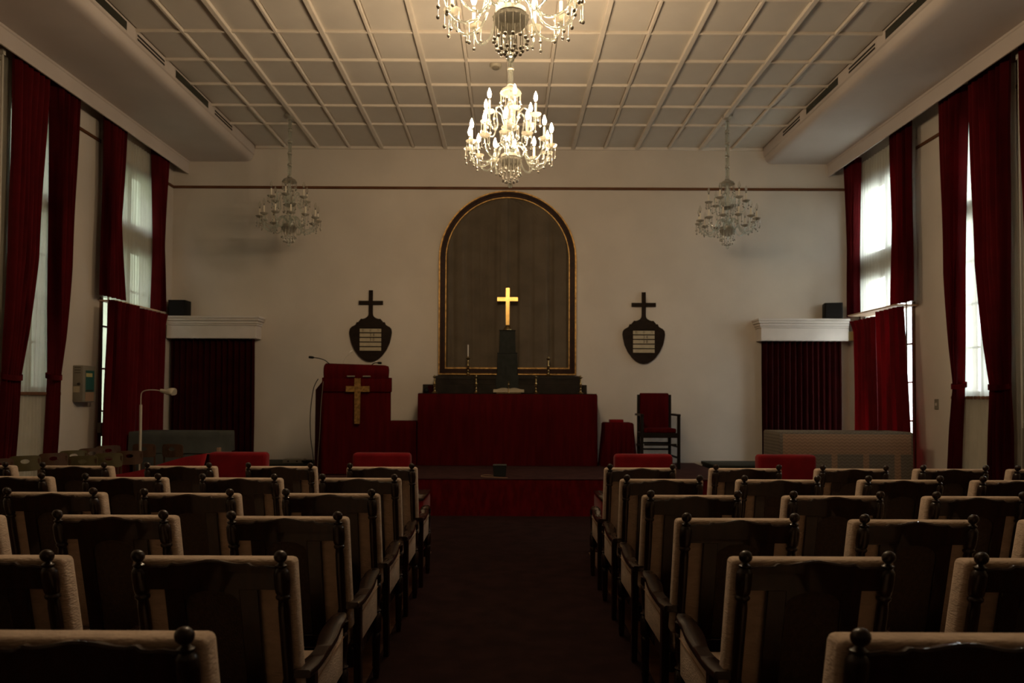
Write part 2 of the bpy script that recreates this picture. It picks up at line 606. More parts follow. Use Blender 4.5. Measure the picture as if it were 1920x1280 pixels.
# windows -------------------------------------------------------------
wn = 1
for key, xi, side in (('L', XL, -1), ('R', XR, 1)):
    for wi, (y0, y1, z0, z1) in enumerate(WIN[key]):
        w = structE('window_%d' % wn); wn += 1

        def sbox(bm, d0, d1, ya, yb, za, zb, bev=0.0):
            xs = sorted((xi + side * d0, xi + side * d1))
            box(bm, xs[0], xs[1], ya, yb, za, zb, bev, 1)
        for (ya, yb, za, zb) in ((y0 - 0.05, y0 + .01, z0, z1 + .05), (y1 - .01, y1 + 0.05, z0, z1 + .05), (y0 + .01, y1 - .01, z1 - .01, z1 + .05)):
            bm = nb(); sbox(bm, -0.022, 0.03, ya, yb, za, zb, 0.005); obj('casing', bm, M['casing'], w)
        bm = nb(); sbox(bm, -0.075, 0.12, y0 - 0.06, y1 + 0.06, z0 - 0.04, z0, 0.006)
        obj('sill', bm, M['casing'], w)
        # sash: frame, mullion, transom, glazing bars
        bm = nb()
        fx0, fx1 = 0.035, 0.085
        sbox(bm, fx0, fx1, y0, y0 + .05, z0, z1); sbox(bm, fx0, fx1, y1 - .05, y1, z0, z1)
        sbox(bm, fx0, fx1, y0 + .05, y1 - .05, z0, z0 + .06); sbox(bm, fx0, fx1, y0 + .05, y1 - .05, z1 - .06, z1)
        obj('sash_frame', bm, M['sash'], w)
        ym = (y0 + y1) / 2
        tz = {('L', 2): (3.80, 4.22), ('R', 2): (3.52, 3.92)}.get((key, wi), (3.90, 4.10))
        bm = nb(); sbox(bm, fx0 - .01, fx1 + .01, ym - .06, ym + .06, z0 + .06, z1 - .06); obj('mullion', bm, M['sash'], w)
        bm = nb(); sbox(bm, fx0 - .03, fx1 + .03, y0 + .05, ym - .06, tz[0], tz[1]); sbox(bm, fx0 - .03, fx1 + .03, ym + .06, y1 - .05, tz[0], tz[1])
        obj('transom', bm, M['sash'], w)
        zs = [z0 + .06]
        nrow = 4 if z0 > 1 else 6
        for q in range(1, nrow):
            zs.append(z0 + .06 + (tz[0] - z0 - .06) * q / nrow)
        zs.append(tz[0])
        for q, (za, zb) in enumerate(list(zip(zs, zs[1:])) + [(tz[1], z1 - .06)]):
            for (ya, yb) in ((y0 + .05, ym - .06), (ym + .06, y1 - .05)):
                bm = nb(); sbox(bm, 0.057, 0.063, ya, yb, za, zb); obj('pane', bm, M['pane'], w)
            if q > 0 and q < nrow:
                bm = nb(); sbox(bm, fx0 + .005, fx1 - .005, y0 + .05, ym - .06, za - .012, za + .012)
                sbox(bm, fx0 + .005, fx1 - .005, ym + .06, y1 - .05, za - .012, za + .012)
                obj('glazing_bar', bm, M['sash'], w)

# outside ground, and an unseen house block added to dim the left windows
bm = nb(); box(bm, -60, 60, -50, 60, -0.5, -0.25); struct('outside_ground', bm, M['ground'])
bm = nb(); box(bm, -11.0, -8.0, -4, 18, -0.25, 7.2)
tag(obj('sky_blocker', bm, M['outside']), 'pale green house block added unseen outside the left windows to dim their daylight', 'building')

# ------------------------------------------------------------------ stage
SZ = 0.51
stage = structE('stage_platform')
SX0, SX1, SY = -3.05, 3.12, 9.76
bm = nb(); box(bm, SX0, SX1, SY + 0.012, YB, 0.001, SZ - 0.012); obj('stage_core', bm, M['darkstage'], stage)
bm = nb(); box(bm, SX0 - .01, SX1 + .01, SY - 0.012, YB, SZ - 0.012, SZ, 0.004, 1); obj('stage_carpet', bm, M['stagetop'], stage)
bm = nb()
Np = 240
rows = []
for z in (0.001, 0.15, 0.3, SZ - 0.014):
    rows.append([bm.verts.new((SX0 + (SX1 - SX0) * i / Np, SY - 0.002 - 0.004 * (0.5 + 0.5 * sin(i * 0.9 + 2 * sin(i * .13))), z)) for i in range(Np + 1)])
for a, b in zip(rows, rows[1:]):
    for i in range(Np):
        bm.faces.new((a[i], a[i + 1], b[i + 1], b[i]))
obj('stage_front', bm, M['frontred'], stage)
# aisle carpet
bm = nb(); box(bm, -0.80, 0.83, YF + .1, 7.54, 0.0, 0.012, 0.004, 1)
tag(obj('aisle_carpet', bm, M['carpet']), 'dark plum carpet runner down the centre aisle to the stage', 'carpet')

bm = nb(); box(bm, -4.6, 4.6, 7.55, SY - 0.02, 0.0, 0.009, 0.003, 1)
tag(obj('front_carpet', bm, M['carpet']), 'dark plum carpet across the floor at the foot of the stage', 'carpet')
# dark boxes beside the stage
bm = nb(); box(bm, 3.26, 4.18, 11.35, YB - 0.02, 0.0, 0.50, 0.01)
box(bm, 3.24, 4.20, 11.33, YB - 0.02, 0.50, 0.55, 0.008)
tag(obj('low_cabinet', bm, M['darkstage']), 'low dark green cabinet against the back wall right of the stage', 'cabinet')
bm = nb(); box(bm, -4.20, -3.16, 11.35, YB - 0.02, 0.0, 0.50, 0.01)
box(bm, -4.22, -3.14, 11.33, YB - 0.02, 0.50, 0.54, 0.008)
tag(obj('low_cabinet', bm, M['darkstage']), 'low dark green cabinet against the back wall left of the pulpit', 'cabinet')
t = thing('audio_mixer', 'small pale grey electronic box on the low cabinet left of the pulpit', 'electronics', (-3.45, 11.5, 0.54))
bm = nb(); box(bm, -.16, .16, 0, .2, 0, .065, 0.006, 1); obj('case', bm, M['greybox'], t)
for kx in (-.07, .07):
    bm = nb(); lathe(bm, [(.012, 0), (.010, .012)], n=10)
    bmesh.ops.rotate(bm, verts=bm.verts, cent=(0, 0, 0), matrix=Matrix.Rotation(pi / 2, 3, 'X'))
    k_ = obj('knob', bm, M['black'], t); k_.location = (kx, 0, .033)
bm = nb()
rnd = random.Random(3)
pts = [(-3.24 + 0.06 * sin(i * 1.9) + 0.003 * i, 11.45 + 0.05 * cos(i * 1.3), 0.548 + 0.035 * abs(sin(i * 0.8))) for i in range(26)]
tube(bm, smoothpath(pts, 3), 0.008, 6)
tag(obj('cable_coil', bm, M['rubber']), 'tangle of black cable beside the grey electronic box', 'cable')


# ------------------------------------------------------------------ church chairs
def shear(bm):
    for v in bm.verts:
        v.co.y += 0.242 * (1.0 - v.co.z)


def make_armchair():
    root = thing('armchair', 'x', 'chair', group='cream cushioned armchairs in rows')
    # turned back posts with ball finials
    pp = [(.012, .35), (.019, .36), (.019, .52), (.024, .535), (.024, .55), (.017, .56), (.024, .575), (.019, .59), (.0205, .70), (.021, .86),
          (.0185, .890), (.0255, .897), (.0265, .905), (.021, .912), (.025, .918), (.0275, .935), (.0285, .965), (.0275, .995), (.022, 1.006),
          (.016, 1.011), (.021, 1.016), (.0215, 1.021), (.012, 1.027), (.0095, 1.031)]
    for s in (-1, 1):
        bm = nb()
        lathe(bm, pp, s * .25, 0, 0, 14)
        shear(bm)
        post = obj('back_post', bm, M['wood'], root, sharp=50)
        bm = nb()
        ball(bm, s * .25, 0, 1.052, 0.0235, 1.0, 16)
        shear(bm)
        obj('finial', bm, M['wood'], post, sharp=80)
    # serpentine top rail
    def top(x):
        a = abs(x)
        if a < 0.115:
            return 1.026 + 0.014 * (0.5 + 0.5 * cos(pi * a / 0.115))
        if a < 0.145:
            return 1.026 + 0.003 * sin(pi * (a - .115) / .03)
        if a < 0.19:
            return 1.021 - 0.003 * sin(pi * (a - .145) / .045)
        return 1.021 - 0.006 * (a - .19) / .045
    bm = nb()
    N = 48
    xs = [-0.235 + 0.47 * i / N for i in range(N + 1)]
    secs = []
    for x in xs:
        zt = top(x)
        secs.append([bm.verts.new(p) for p in ((x, -.013, .932), (x, -.013, zt - .006), (x, -.007, zt), (x, .007, zt), (x, .013, zt - .006), (x, .013, .932))])
    for a, b in zip(secs, secs[1:]):
        for i in range(6):
            bm.faces.new((a[i], a[(i + 1) % 6], b[(i + 1) % 6], b[i]))
    bm.faces.new(secs[0]); bm.faces.new(list(reversed(secs[-1])))
    shear(bm)
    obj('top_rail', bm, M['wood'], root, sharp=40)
    # splat: two stiles, arched cane panel, lower rail
    for s in (-1, 1):
        bm = nb(); box(bm, *sorted((s * .098, s * .166)), -.010, .010, .44, .933, 0.003, 1); shear(bm)
        obj('stile', bm, M['wood'], root)
    bm = nb()
    arc = [(-.098, .46), (.098, .46), (.098, .875)] + [(.098 * cos(pi * k / 14), .875 + .052 * sin(pi * k / 14)) for k in range(1, 14)] + [(-.098, .875)]
    plate(bm, arc, [], -.001, .006); shear(bm)
    obj('cane_panel', bm, M['cane'], root)
    # spandrels that shape the arch
    bm = nb()
    arch2 = [(-.099, .934)] + [(.098 * cos(pi * (14 - k) / 14), .875 + .052 * sin(pi * k / 14)) for k in range(0, 15)] + [(.099, .934)]
    plate(bm, arch2, [], -.009, .008); shear(bm)
    obj('arch_rail', bm, M['wood'], root)
    bm = nb(); box(bm, -.235, .235, -.011, .011, .39, .455, 0.004, 1); shear(bm)
    obj('lower_rail', bm, M['wood'], root)
    # back cushion
    bm = nb(); vs = box(bm, -.288, .288, .016, .098, .47, 1.037, 0.020, 3); shear(bm)
    obj('back_cushion', bm, M['cream'], root, sharp=60)
    bm = nb(); box(bm, -.262, .262, .17, .735, .365, .475, 0.03, 3)
    obj('seat_cushion', bm, M['cream'], root, sharp=60)
    bm = nb()
    box(bm, -.285, .285, .705, .735, .27, .365, 0.004, 1); box(bm, -.285, .285, .19, .215, .27, .365, 0.004, 1)
    for s in (-1, 1):
        xs = sorted((s * .262, s * .285)); box(bm, xs[0], xs[1], .215, .705, .27, .365, 0.004, 1)
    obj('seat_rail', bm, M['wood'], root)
    for s in (-1, 1):
        # straight rear leg
        bm = nb()
        vs = box(bm, s * .298 - .021, s * .298 + .021, .195, .245, 0, .596, 0.004, 1)
        for v in bm.verts:
            if v.co.z < .3:
                v.co.y += (0.3 - v.co.z) * 0.16
                v.co.x = s * .298 + (v.co.x - s * .298) * (1 - (0.3 - v.co.z) * .7)
        obj('leg', bm, M['wood'], root)
        # turned front leg
        bm = nb()
        lathe(bm, [(.012, 0), (.016, .01), (.020, .05), (.023, .06), (.018, .072), (.023, .085), (.021, .10), (.024, .24), (.026, .255), (.018, .268),
                   (.028, .28), (.029, .30), (.029, .37), (.020, .385), (.027, .395), (.018, .405), (.020, .45), (.025, .52), (.026, .54), (.019, .55),
                   (.026, .56), (.026, .598)], s * .300, .735, 0, 14)
        obj('leg', bm, M['wood'], root, sharp=50)
        # upholstered side panel
        bm = nb(); xs = sorted((s * .285, s * .309)); box(bm, xs[0], xs[1], .248, .71, .372, .590, 0.008, 2)
        sp = obj('side_panel', bm, M['cream'], root)
        bm = nb(); tube(bm, [(s * .3105, .25, .52), (s * .3105, .71, .535)], 0.003, 6)
        obj('piping', bm, M['tan'], sp)
        # scrolled armrest
        bm = nb()
        st = []
        K = 22
        for k in range(K + 1):
            u = k / K
            yy = .095 + .70 * u
            w = .036 + .007 * cos(2 * pi * 1.5 * u) * (0.6 + .4 * u) + (.006 if .84 < u < .97 else 0) - (.010 if u >= .99 else 0)
            cx = s * (.290 + .014 * sin(2 * pi * u * .9))
            z = .604 - .014 * sin(pi * u)
            ring = []
            for (a, b) in ((-1, -.5), (-1, .55), (-.86, 1), (.86, 1), (1, .55), (1, -.5), (.9, -1), (-.9, -1)):
                ring.append(bm.verts.new((cx + a * w, yy, z + .015 * b)))
            st.append(ring)
        for a, b in zip(st, st[1:]):
            for i in range(8):
                bm.faces.new((a[i], a[(i + 1) % 8], b[(i + 1) % 8], b[i]))
        bm.faces.new(list(reversed(st[0]))); bm.faces.new(st[-1])
        obj('armrest', bm, M['wood'], root, sharp=55)
    return root


ORD = ['nearest', 'second nearest', 'third nearest', 'fourth nearest', 'fifth nearest', 'sixth nearest']
SEAT = ['first', 'second', 'third', 'fourth', 'fifth']
rowsL = [(-.760, 1.715), (-.800, 2.55), (-.804, 3.41), (-.802, 4.23), (-.798, 5.04), (-.785, 5.84)]
rowsR = [(.820, 1.70), (.828, 2.54), (.824, 3.36), (.815, 4.16), (.812, 4.98), (.808, 5.78)]
counts = [1, 2, 3, 3, 4, 5]
seatL = [[0], [0, .818], [0, .828, 1.66], [0, .822, 1.63], [0, .83, 1.64, 2.46], [0, .825, 1.64, 2.475, 3.28]]
seatR = [[0], [0, .818], [0, .816, 1.63], [0, .82, 1.64], [0, .81, 1.67, 2.46], [0, .846, 1.70, 2.51, 3.27]]
chair0 = make_armchair()
first = True
rr = random.Random(11)
for blk, rows_, seats, sgn in (('left', rowsL, seatL, -1), ('right', rowsR, seatR, 1)):
    for r, (x, y) in enumerate(rows_):
        for s, dx in enumerate(seats[r]):
            if first:
                o = chair0; first = False
            else:
                o = dup(chair0)
            cx = x + sgn * (.25 + dx)
            o.location = (cx, y + (rr.uniform(-.02, .02) if s else 0), 0)
            o.rotation_euler = (0, 0, radians(rr.uniform(-1.2, 1.2)) if s else 0)
            o.scale = (1, 1, 1.003 if sgn < 0 else 1.011)
            o['label'] = 'carved dark armchair with cream cushion, %s block, %s row, %s seat from aisle' % (blk, ORD[r], SEAT[s])

# ------------------------------------------------------------------ red armchairs of the front row
def make_red_chair():
    root = thing('red_armchair', 'x', 'chair', group='red upholstered armchairs in the front row')
    bm = nb(); box(bm, -.272, .272, 0, .135, .30, 1.085, 0.035, 4); obj('backrest', bm, M['seatred'], root, sharp=60)
    bm = nb()
    pts = [(-.24, .025, .6), (-.24, .025, 1.03), (-.215, .025, 1.068), (.215, .025, 1.068), (.24, .025, 1.03), (.24, .025, .6)]
    tube(bm, smoothpath(pts, 4), .006, 6)
    tube(bm, smoothpath([(p[0], .11, p[2]) for p in pts], 4), .006, 6)
    obj('piping', bm, M['seatred'], root)
    bm = nb(); box(bm, -.27, .27, .13, .62, .27, .46, 0.04, 3); obj('seat', bm, M['seatred'], root, sharp=60)
    for s in (-1, 1):
        xs = sorted((s * .272, s * .395))
        bm = nb(); box(bm, xs[0], xs[1], .02, .62, .16, .645, 0.02, 3); obj('arm', bm, M['seatred'], root, sharp=60)
        bm = nb(); box(bm, xs[0] - .004, xs[1] + .004, .0, .63, .645, .668, 0.008, 2); obj('arm_cap', bm, M['wood'], root)
    for (x, y) in ((-.34, .06), (.34, .06), (-.34, .57), (.34, .57)):
        bm = nb(); lathe(bm, [(.016, 0), (.024, .165)], x, y, 0, 10); obj('leg', bm, M['wood'], root)
    return root


rc = make_red_chair()
spots = [(-2.545, 6.74, 'red box-backed armchair in the front row, far left beside the red drape'),
         (-1.195, 6.74, 'red box-backed armchair in the front row below the pulpit'),
         (1.26, 6.72, 'red box-backed armchair in the front row right of the aisle'),
         (2.60, 6.72, 'red box-backed armchair in the front row before the patterned piano')]
for i, (x, y, lb) in enumerate(spots):
    o = rc if i == 0 else dup(rc)
    o.location = (x, y, 0); o['label'] = lb

# red cloth thrown over seats at the left of the front row
bm = nb()
NX, NY = 26, 10
g = []
for j in range(NY + 1):
    row = []
    for i in range(NX + 1):
        u, v = i / NX, j / NY
        x = -3.98 + 1.165 * u
        z = .80 + .28 * u + .012 * sin(9 * u + 3 * v)
        y = 6.62 + .5 * v
        if v < .15:
            z = z * (v / .15) ** .5 if j else .02
            y = 6.60
        if v > .9:
            z = .3
        row.append(bm.verts.new((x, y, max(z, .02))))
    g.append(row)
for a, b in zip(g, g[1:]):
    for i in range(NX):
        bm.faces.new((a[i], a[i + 1], b[i + 1], b[i]))
o = obj('red_drape', bm, M['seatred'], sharp=50)
tag(o, 'red cloth thrown over front row seats, sloping down left of the red armchair', 'cloth')
md = o.modifiers.new('thick', 'SOLIDIFY'); md.thickness = .008

# ------------------------------------------------------------------ curtains
def interp(edges, z):
    if z >= edges[0][0]:
        return edges[0][1], edges[0][2]
    for (za, a0, a1), (zb, b0, b1) in zip(edges, edges[1:]):
        if z >= zb:
            t = (za - z) / (za - zb)
            return a0 + (b0 - a0) * t, a1 + (b1 - a1) * t
    return edges[-1][1], edges[-1][2]


def curtain(name, side, plane, edges, folds, amp, m, label, cat='curtain', group=None, tie=None, parent=None, seed=0, ret=False):
    if plane == 5.52:
        plane = 5.565
        edges = [(z_, a_ * 1.008, b_ * 1.008) for z_, a_, b_ in edges]
    rn = random.Random(seed)
    bm = nb()
    n_c = folds * 10
    zt, zb = edges[0][0], edges[-1][0]
    n_r = max(12, int((zt - zb) / .09))
    ph = rn.uniform(0, 6)
    fr = [rn.uniform(.75, 1.25) for _ in range(folds + 1)]
    grid = []
    for j in range(n_r + 1):
        z = zt + (zb - zt) * j / n_r
        a, b = interp(edges, z)
        row = []
        if ret:
            a += .165 if tie is not None else .13
            for q in range(5):
                k_ = 1 - q / 5
                row.append(bm.verts.new((side * (plane + .105 * k_ - .03 * (1 - k_)), a - .012 * k_ + .006 * sin(z * 2 + q), z)))
        for i in range(n_c + 1):
            u = i / n_c
            f = u * folds
            am = amp * fr[int(min(f, folds - .001))]
            pin = 1.0
            if tie is not None:
                pin = 0.55 + 0.45 * min(1, abs(z - tie) / .5)
            wob = .25 * sin(z * 1.1 + i * .05 + ph)
            x = plane + am * pin * sin(2 * pi * f + wob)
            y = a + (b - a) * u + .008 * sin(3 * z + f)
            row.append(bm.verts.new((side * x, y, z)))
        grid.append(row)
    for a, b in zip(grid, grid[1:]):
        for i in range(len(a) - 1):
            bm.faces.new((a[i], a[i + 1], b[i + 1], b[i]))
    o = obj(name, bm, m, parent, sharp=80)
    if label:
        tag(o, label, cat, group)
    if tie is not None:
        a, b = interp(edges, tie)
        bm = nb()
        n = 20
        pts = []
        for k in range(n + 1):
            t = 2 * pi * k / n
            pts.append((side * (plane + (amp + .02) * cos(t)), (a + b) / 2 + ((b - a) / 2 + .02) * sin(t), tie + .02 * cos(t)))
        rings = []
        for p in pts:
            rings.append([bm.verts.new((p[0], p[1], p[2] - .03)), bm.verts.new((p[0], p[1], p[2] + .03))])
        for r0, r1 in zip(rings, rings[1:]):
            bm.faces.new((r0[0], r1[0], r1[1], r0[1]))
        obj('tie_band', bm, m, o, sharp=80)
    return o


ZT = 5.50
GR = 'red curtain panels on the side windows'
# left windows
curtain('curtain', -1, 5.52, [(ZT, 7.95, 8.52), (3.2, 7.93, 8.37), (1.82, 7.85, 8.13), (.03, 7.70, 7.92)], 6, .040, M['velvet'],
        'dark red tied curtain at the far left edge, near half of the nearest left window', group=GR, tie=1.82, seed=1)
curtain('curtain', -1, 5.52, [(ZT, 8.55, 9.13), (3.2, 8.575, 9.0), (1.84, 8.61, 8.84), (.03, 8.49, 8.68)], 6, .040, M['velvet'],
        'dark red tied curtain beside the wall-mounted control box, left window', group=GR, tie=1.84, seed=2, ret=True)
curtain('curtain', -1, 5.52, [(ZT, 9.74, 10.28), (4.1, 9.73, 10.17), (2.98, 9.69, 10.31)], 6, .038, M['velvet'],
        'upper red curtain, near half, on the far left window', group=GR, seed=3)
curtain('curtain', -1, 5.52, [(ZT, 11.08, 11.56), (4.0, 11.16, 11.43), (2.96, 11.12, 11.52)], 4, .036, M['velvet'],
        'upper red curtain next to the back corner on the far left window', group=GR, seed=4, ret=True)
curtain('curtain', -1, 5.45, [(2.92, 9.79, 10.54), (2.75, 9.77, 10.53), (.06, 9.64, 10.41)], 8, .030, M['velvet'],
        'lower red curtain, near half, under the far left window', group=GR, seed=5)
curtain('curtain', -1, 5.45, [(2.90, 10.57, 11.42), (2.72, 10.57, 11.34), (.06, 10.50, 11.30)], 7, .030, M['velvet'],
        'lower red curtain, far half, under the far left window', group=GR, seed=6)
# right windows
curtain('curtain', 1, 5.52, [(ZT, 8.60, 9.18), (3.2, 8.70, 9.10), (1.78, 8.73, 8.95), (.03, 8.85, 9.10)], 6, .040, M['velvet'],
        'red tied curtain glowing in daylight beside the light switch, right window', group=GR, tie=1.78, seed=7, ret=True)
curtain('curtain', 1, 5.52, [(ZT, 7.92, 8.59), (3.2, 7.95, 8.50), (1.76, 7.95, 8.27), (.03, 7.93, 8.32)], 7, .040, M['velvet'],
        'dark red tied curtain of the nearest right window, near half', group=GR, tie=1.76, seed=8)
curtain('curtain', 1, 5.52, [(ZT, 9.86, 10.37), (4.1, 9.86, 10.33), (2.97, 9.84, 10.38)], 5, .036, M['velvet'],
        'upper red curtain, near half, on the far right window', group=GR, seed=9)
curtain('curtain', 1, 5.52, [(ZT, 11.34, 11.78), (4.0, 11.40, 11.68), (2.94, 11.40, 11.70)], 4, .034, M['velvet'],
        'upper red curtain next to the back corner on the far right window', group=GR, seed=10, ret=True)
curtain('curtain', 1, 5.45, [(2.90, 9.96, 10.68), (2.72, 9.93, 10.67), (.06, 9.72, 10.60)], 6, .032, M['velvet'],
        'lower red curtain, near half, below the far right window', group=GR, seed=11)
curtain('curtain', 1, 5.45, [(2.84, 10.69, 11.50), (2.68, 10.69, 11.36), (.06, 10.61, 11.32)], 6, .032, M['velvet'],
        'lower red curtain, far half, below the far right window', group=GR, seed=12)
curtain('curtain', 1, 5.52, [(ZT, 7.0, 7.74), (3.2, 7.05, 7.68), (1.8, 7.3, 7.6), (.03, 7.3, 7.7)], 7, .040, M['velvet'],
        'sliver of red curtain at the top right edge of the picture', group=GR, seed=13)
curtain('curtain', 1, 5.52, [(ZT, 6.30, 6.97), (1.8, 6.3, 6.6), (.03, 6.3, 6.7)], 6, .040, M['velvet'],
        'red curtain beyond the right edge, next window', group=GR, seed=14)
curtain('curtain', -1, 5.52, [(ZT, 6.05, 7.30), (.03, 6.05, 7.25)], 10, .040, M['velvet'],
        'closed red curtain beyond the left edge', group=GR, seed=15)
# sheers
GS = 'sheer white curtains'
curtain('sheer_curtain', -1, 5.695, [(5.42, 7.95, 9.05), (.03, 7.90, 8.93)], 16, .011, M['sheer'],
        'sheer white curtain between tied red curtains on the near left window', group=GS, seed=21)
curtain('sheer_curtain', -1, 5.695, [(5.42, 9.95, 11.52), (2.98, 9.95, 11.52)], 20, .011, M['sheer'],
        'sheer white curtain on the upper far left window', group=GS, seed=22)
curtain('sheer_curtain', 1, 5.695, [(5.42, 8.05, 9.22), (.03, 8.0, 9.22)], 16, .011, M['sheer'],
        'brilliant white sheer curtain between tied red curtains on the right', group=GS, seed=23)
curtain('sheer_curtain', 1, 5.695, [(5.42, 10.05, 11.70), (2.98, 10.05, 11.70)], 20, .011, M['sheer'],
        'sheer white curtain on the upper far right window', group=GS, seed=24)
curtain('sheer_curtain', 1, 5.695, [(5.42, 6.15, 7.5), (.03, 6.15, 7.5)], 16, .011, M['sheer'],
        'sheer white curtain beyond the right edge', group=GS, seed=25)
# ledges carrying the lower curtains
for side, key in ((-1, 'L'), (1, 'R')):
    y0, y1 = (10.02, 11.30) if side < 0 else (10.12, 11.52)
    xw = abs(XL if side < 0 else XR)
    bm = nb()
    xs = sorted((side * (5.50 if side < 0 else 5.42), side * xw))
    box(bm, xs[0], xs[1], y0, y1, 2.925, 2.945, 0.004, 1)
    tag(obj('curtain_ledge', bm, M['peach']), 'pale wooden ledge over the lower curtains of the far %s window' % ('left' if side < 0 else 'right'), 'ledge')
# curtain cord poles (grey strips beside the windows)
for side, yv, lab in ((-1, 10.02, 'grey pull cord pole at the near edge of the far left window'), (-1, 7.86, 'grey pull cord pole at the left edge of the picture'),
                      (1, 10.14, 'grey pull cord pole at the near edge of the far right window'), (1, 7.86, 'grey pull cord pole by the near right window')):
    bm = nb(); tube(bm, [(side * 5.60, yv, 5.36), (side * 5.60, yv, 1.3)], .012, 8)
    box(bm, side * 5.60 - .02, side * 5.60 + .02 if side > 0 else side * 5.60 + .02, yv - .02, yv + .02, 5.36, 5.42)
    box(bm, *sorted((side * 5.60, side * 5.76)), yv - .012, yv + .012, 5.30, 5.33)
    tag(obj('cord_pole', bm, M['sash']), lab, 'pole')

# ------------------------------------------------------------------ curtained doorways on the back wall
for side, x0, x1, lab in ((-1, -5.70, -4.24, 'left'), (1, 4.20, 5.60, 'right')):
    t = thing('door_pelmet', 'white moulded pelmet above the %s curtained doorway' % lab, 'pelmet', (0, YB, 0))
    bm = nb()
    a, b = x0 - (.0 if side < 0 else .02), x1 + .03
    box(bm, a, b, -.26, -.004, 2.565, 2.78, .004, 1)
    obj('fascia', bm, M['white'], t)
    bm = nb()
    for k, (d, za, zb) in enumerate(((.275, 2.78, 2.81), (.29, 2.81, 2.855), (.315, 2.855, 2.895), (.33, 2.895, 2.93))):
        box(bm, a - (d - .26) * (1 if side > 0 else .0), b + (d - .26) * (1 if side < 0 else 0), -d, -.004, za, zb, .004, 1)
    obj('cornice', bm, M['white'], t)
    c = nb()
    n_c, n_r = 200, 14
    g = []
    for j in range(n_r + 1):
        z = 2.60 - 2.57 * j / n_r
        g.append([c.verts.new((x0 + .03 + (x1 - x0 - .06) * i / n_c + .004 * sin(z * 2 + i), YB - .14 + .028 * sin(2 * pi * 14 * i / n_c + .3 * sin(z + i * .03)), z)) for i in range(n_c + 1)])
    for p, q in zip(g, g[1:]):
        for i in range(n_c):
            c.faces.new((p[i], p[i + 1], q[i + 1], q[i]))
    tag(obj('door_curtain', c, M['velvet_lined'], sharp=80), 'very dark red floor-length curtain closing the %s doorway' % lab, 'curtain', 'doorway curtains')
for nm, side, lab, rot in (('L', -1, 'black box loudspeaker on the left doorway pelmet', 0.0), ('R', 1, 'black box loudspeaker on the right doorway pelmet, turned inward', radians(-14))):
    x = -5.53 if side < 0 else 5.41
    t = thing('loudspeaker', lab, 'speaker', (x, YB - .16, 2.93), rot)
    bm = nb(); box(bm, -.14, .14, -.12, .12, 0, .27, .008, 2)
    obj('cabinet', bm, M['black'], t)
    bm = nb(); box(bm, -.125, .125, -.128, -.119, .015, .255, .004, 1); obj('speaker_grille', bm, M['rubber'], t)
bm = nb(); box(bm, 5.64, 5.755, YB - .20, YB - .05, 2.575, 2.73, .004, 1)
tag(obj('junction_box', bm, M['yellowwood']), 'small yellowish box at the right end of the right pelmet', 'box')

# ------------------------------------------------------------------ arched frame with drape
arch = thing('arched_frame', 'tall arched dark wood frame with gilt edges above the altar', 'frame', (-.037, YB, 0))
R = 1.165
zc = 3.955
zb = 1.985


def archpath(r, zbot, n=36):
    pts = [(-r, zbot)] + [(-r, zbot + (zc - zbot) * k / 6) for k in range(1, 6)]
    pts += [(-r * cos(pi * k / n), zc + r * sin(pi * k / n) * (1.155 / 1.165)) for k in range(n + 1)]
    pts += [(r, zc - (zc - zbot) * k / 6) for k in range(1, 7)]
    return pts


def archframe(name, ro, ri, zbo, zbi, yf, yb_, m):
    bm = nb()
    po, pi_ = archpath(ro, zbo), archpath(ri, zbi)
    ring = []
    for (a, b) in zip(po, pi_):
        ring.append([bm.verts.new((a[0], yb_, a[1])), bm.verts.new((a[0], yf, a[1])), bm.verts.new((b[0], yf, b[1])), bm.verts.new((b[0], yb_, b[1]))])
    L = len(ring)
    for k in range(L):
        a, b = ring[k], ring[(k + 1) % L]
        for i in range(4):
            bm.faces.new((a[i], a[(i + 1) % 4], b[(i + 1) % 4], b[i]))
    return obj(name, bm, m, arch, sharp=30)


archframe('outer_gilt_edge', R, R - .028, zb, zb + .028, -.062, 0, M['goldleaf'])
archframe('wood_moulding', R - .028, R - .062, zb + .028, zb + .062, -.085, 0, M['framewood'])
archframe('wood_moulding', R - .062, R - .115, zb + .062, zb + .100, -.060, 0, M['framewood'])
archframe('inner_gilt_edge', R - .115, R - .130, zb + .100, zb + .122, -.068, 0, M['goldleaf'])
bm = nb()
NX, NZ = 220, 40
rn = random.Random(5)
cent = sorted(rn.uniform(-1, 1) for _ in range(13))
ri = R - .12


def drape_y(x, z):
    y = 0
    for k, c0 in enumerate(cent):
        c1 = c0 * ri + .05 * (4.5 - z) * sin(k * 2.3) * .25
        w = .05 + .03 * (k % 3)
        y -= .062 * math.exp(-((x - c1) / w) ** 2)
    y += .010 * sin(x * 45 + .4 * sin(z * 2))
    return y


prev = None
for j in range(NZ + 1):
    v = j / NZ
    z = zb + .10 + (zc + ri * .991 - zb - .10) * v
    hw = ri if z <= zc else math.sqrt(max(ri ** 2 - ((z - zc) / .9914) ** 2, 0.0004))
    row = [bm.verts.new((-hw + 2 * hw * i / NX, -.012 + drape_y(-hw + 2 * hw * i / NX, z) * .8 + .012, z)) for i in range(NX + 1)]
    for w_ in row:
        w_.co.y = max(min(w_.co.y, -.004), -.052)
    if prev:
        for i in range(NX):
            bm.faces.new((prev[i], prev[i + 1], row[i + 1], row[i]))
    prev = row
obj('drape', bm, M['grey_drape'], arch, sharp=80)

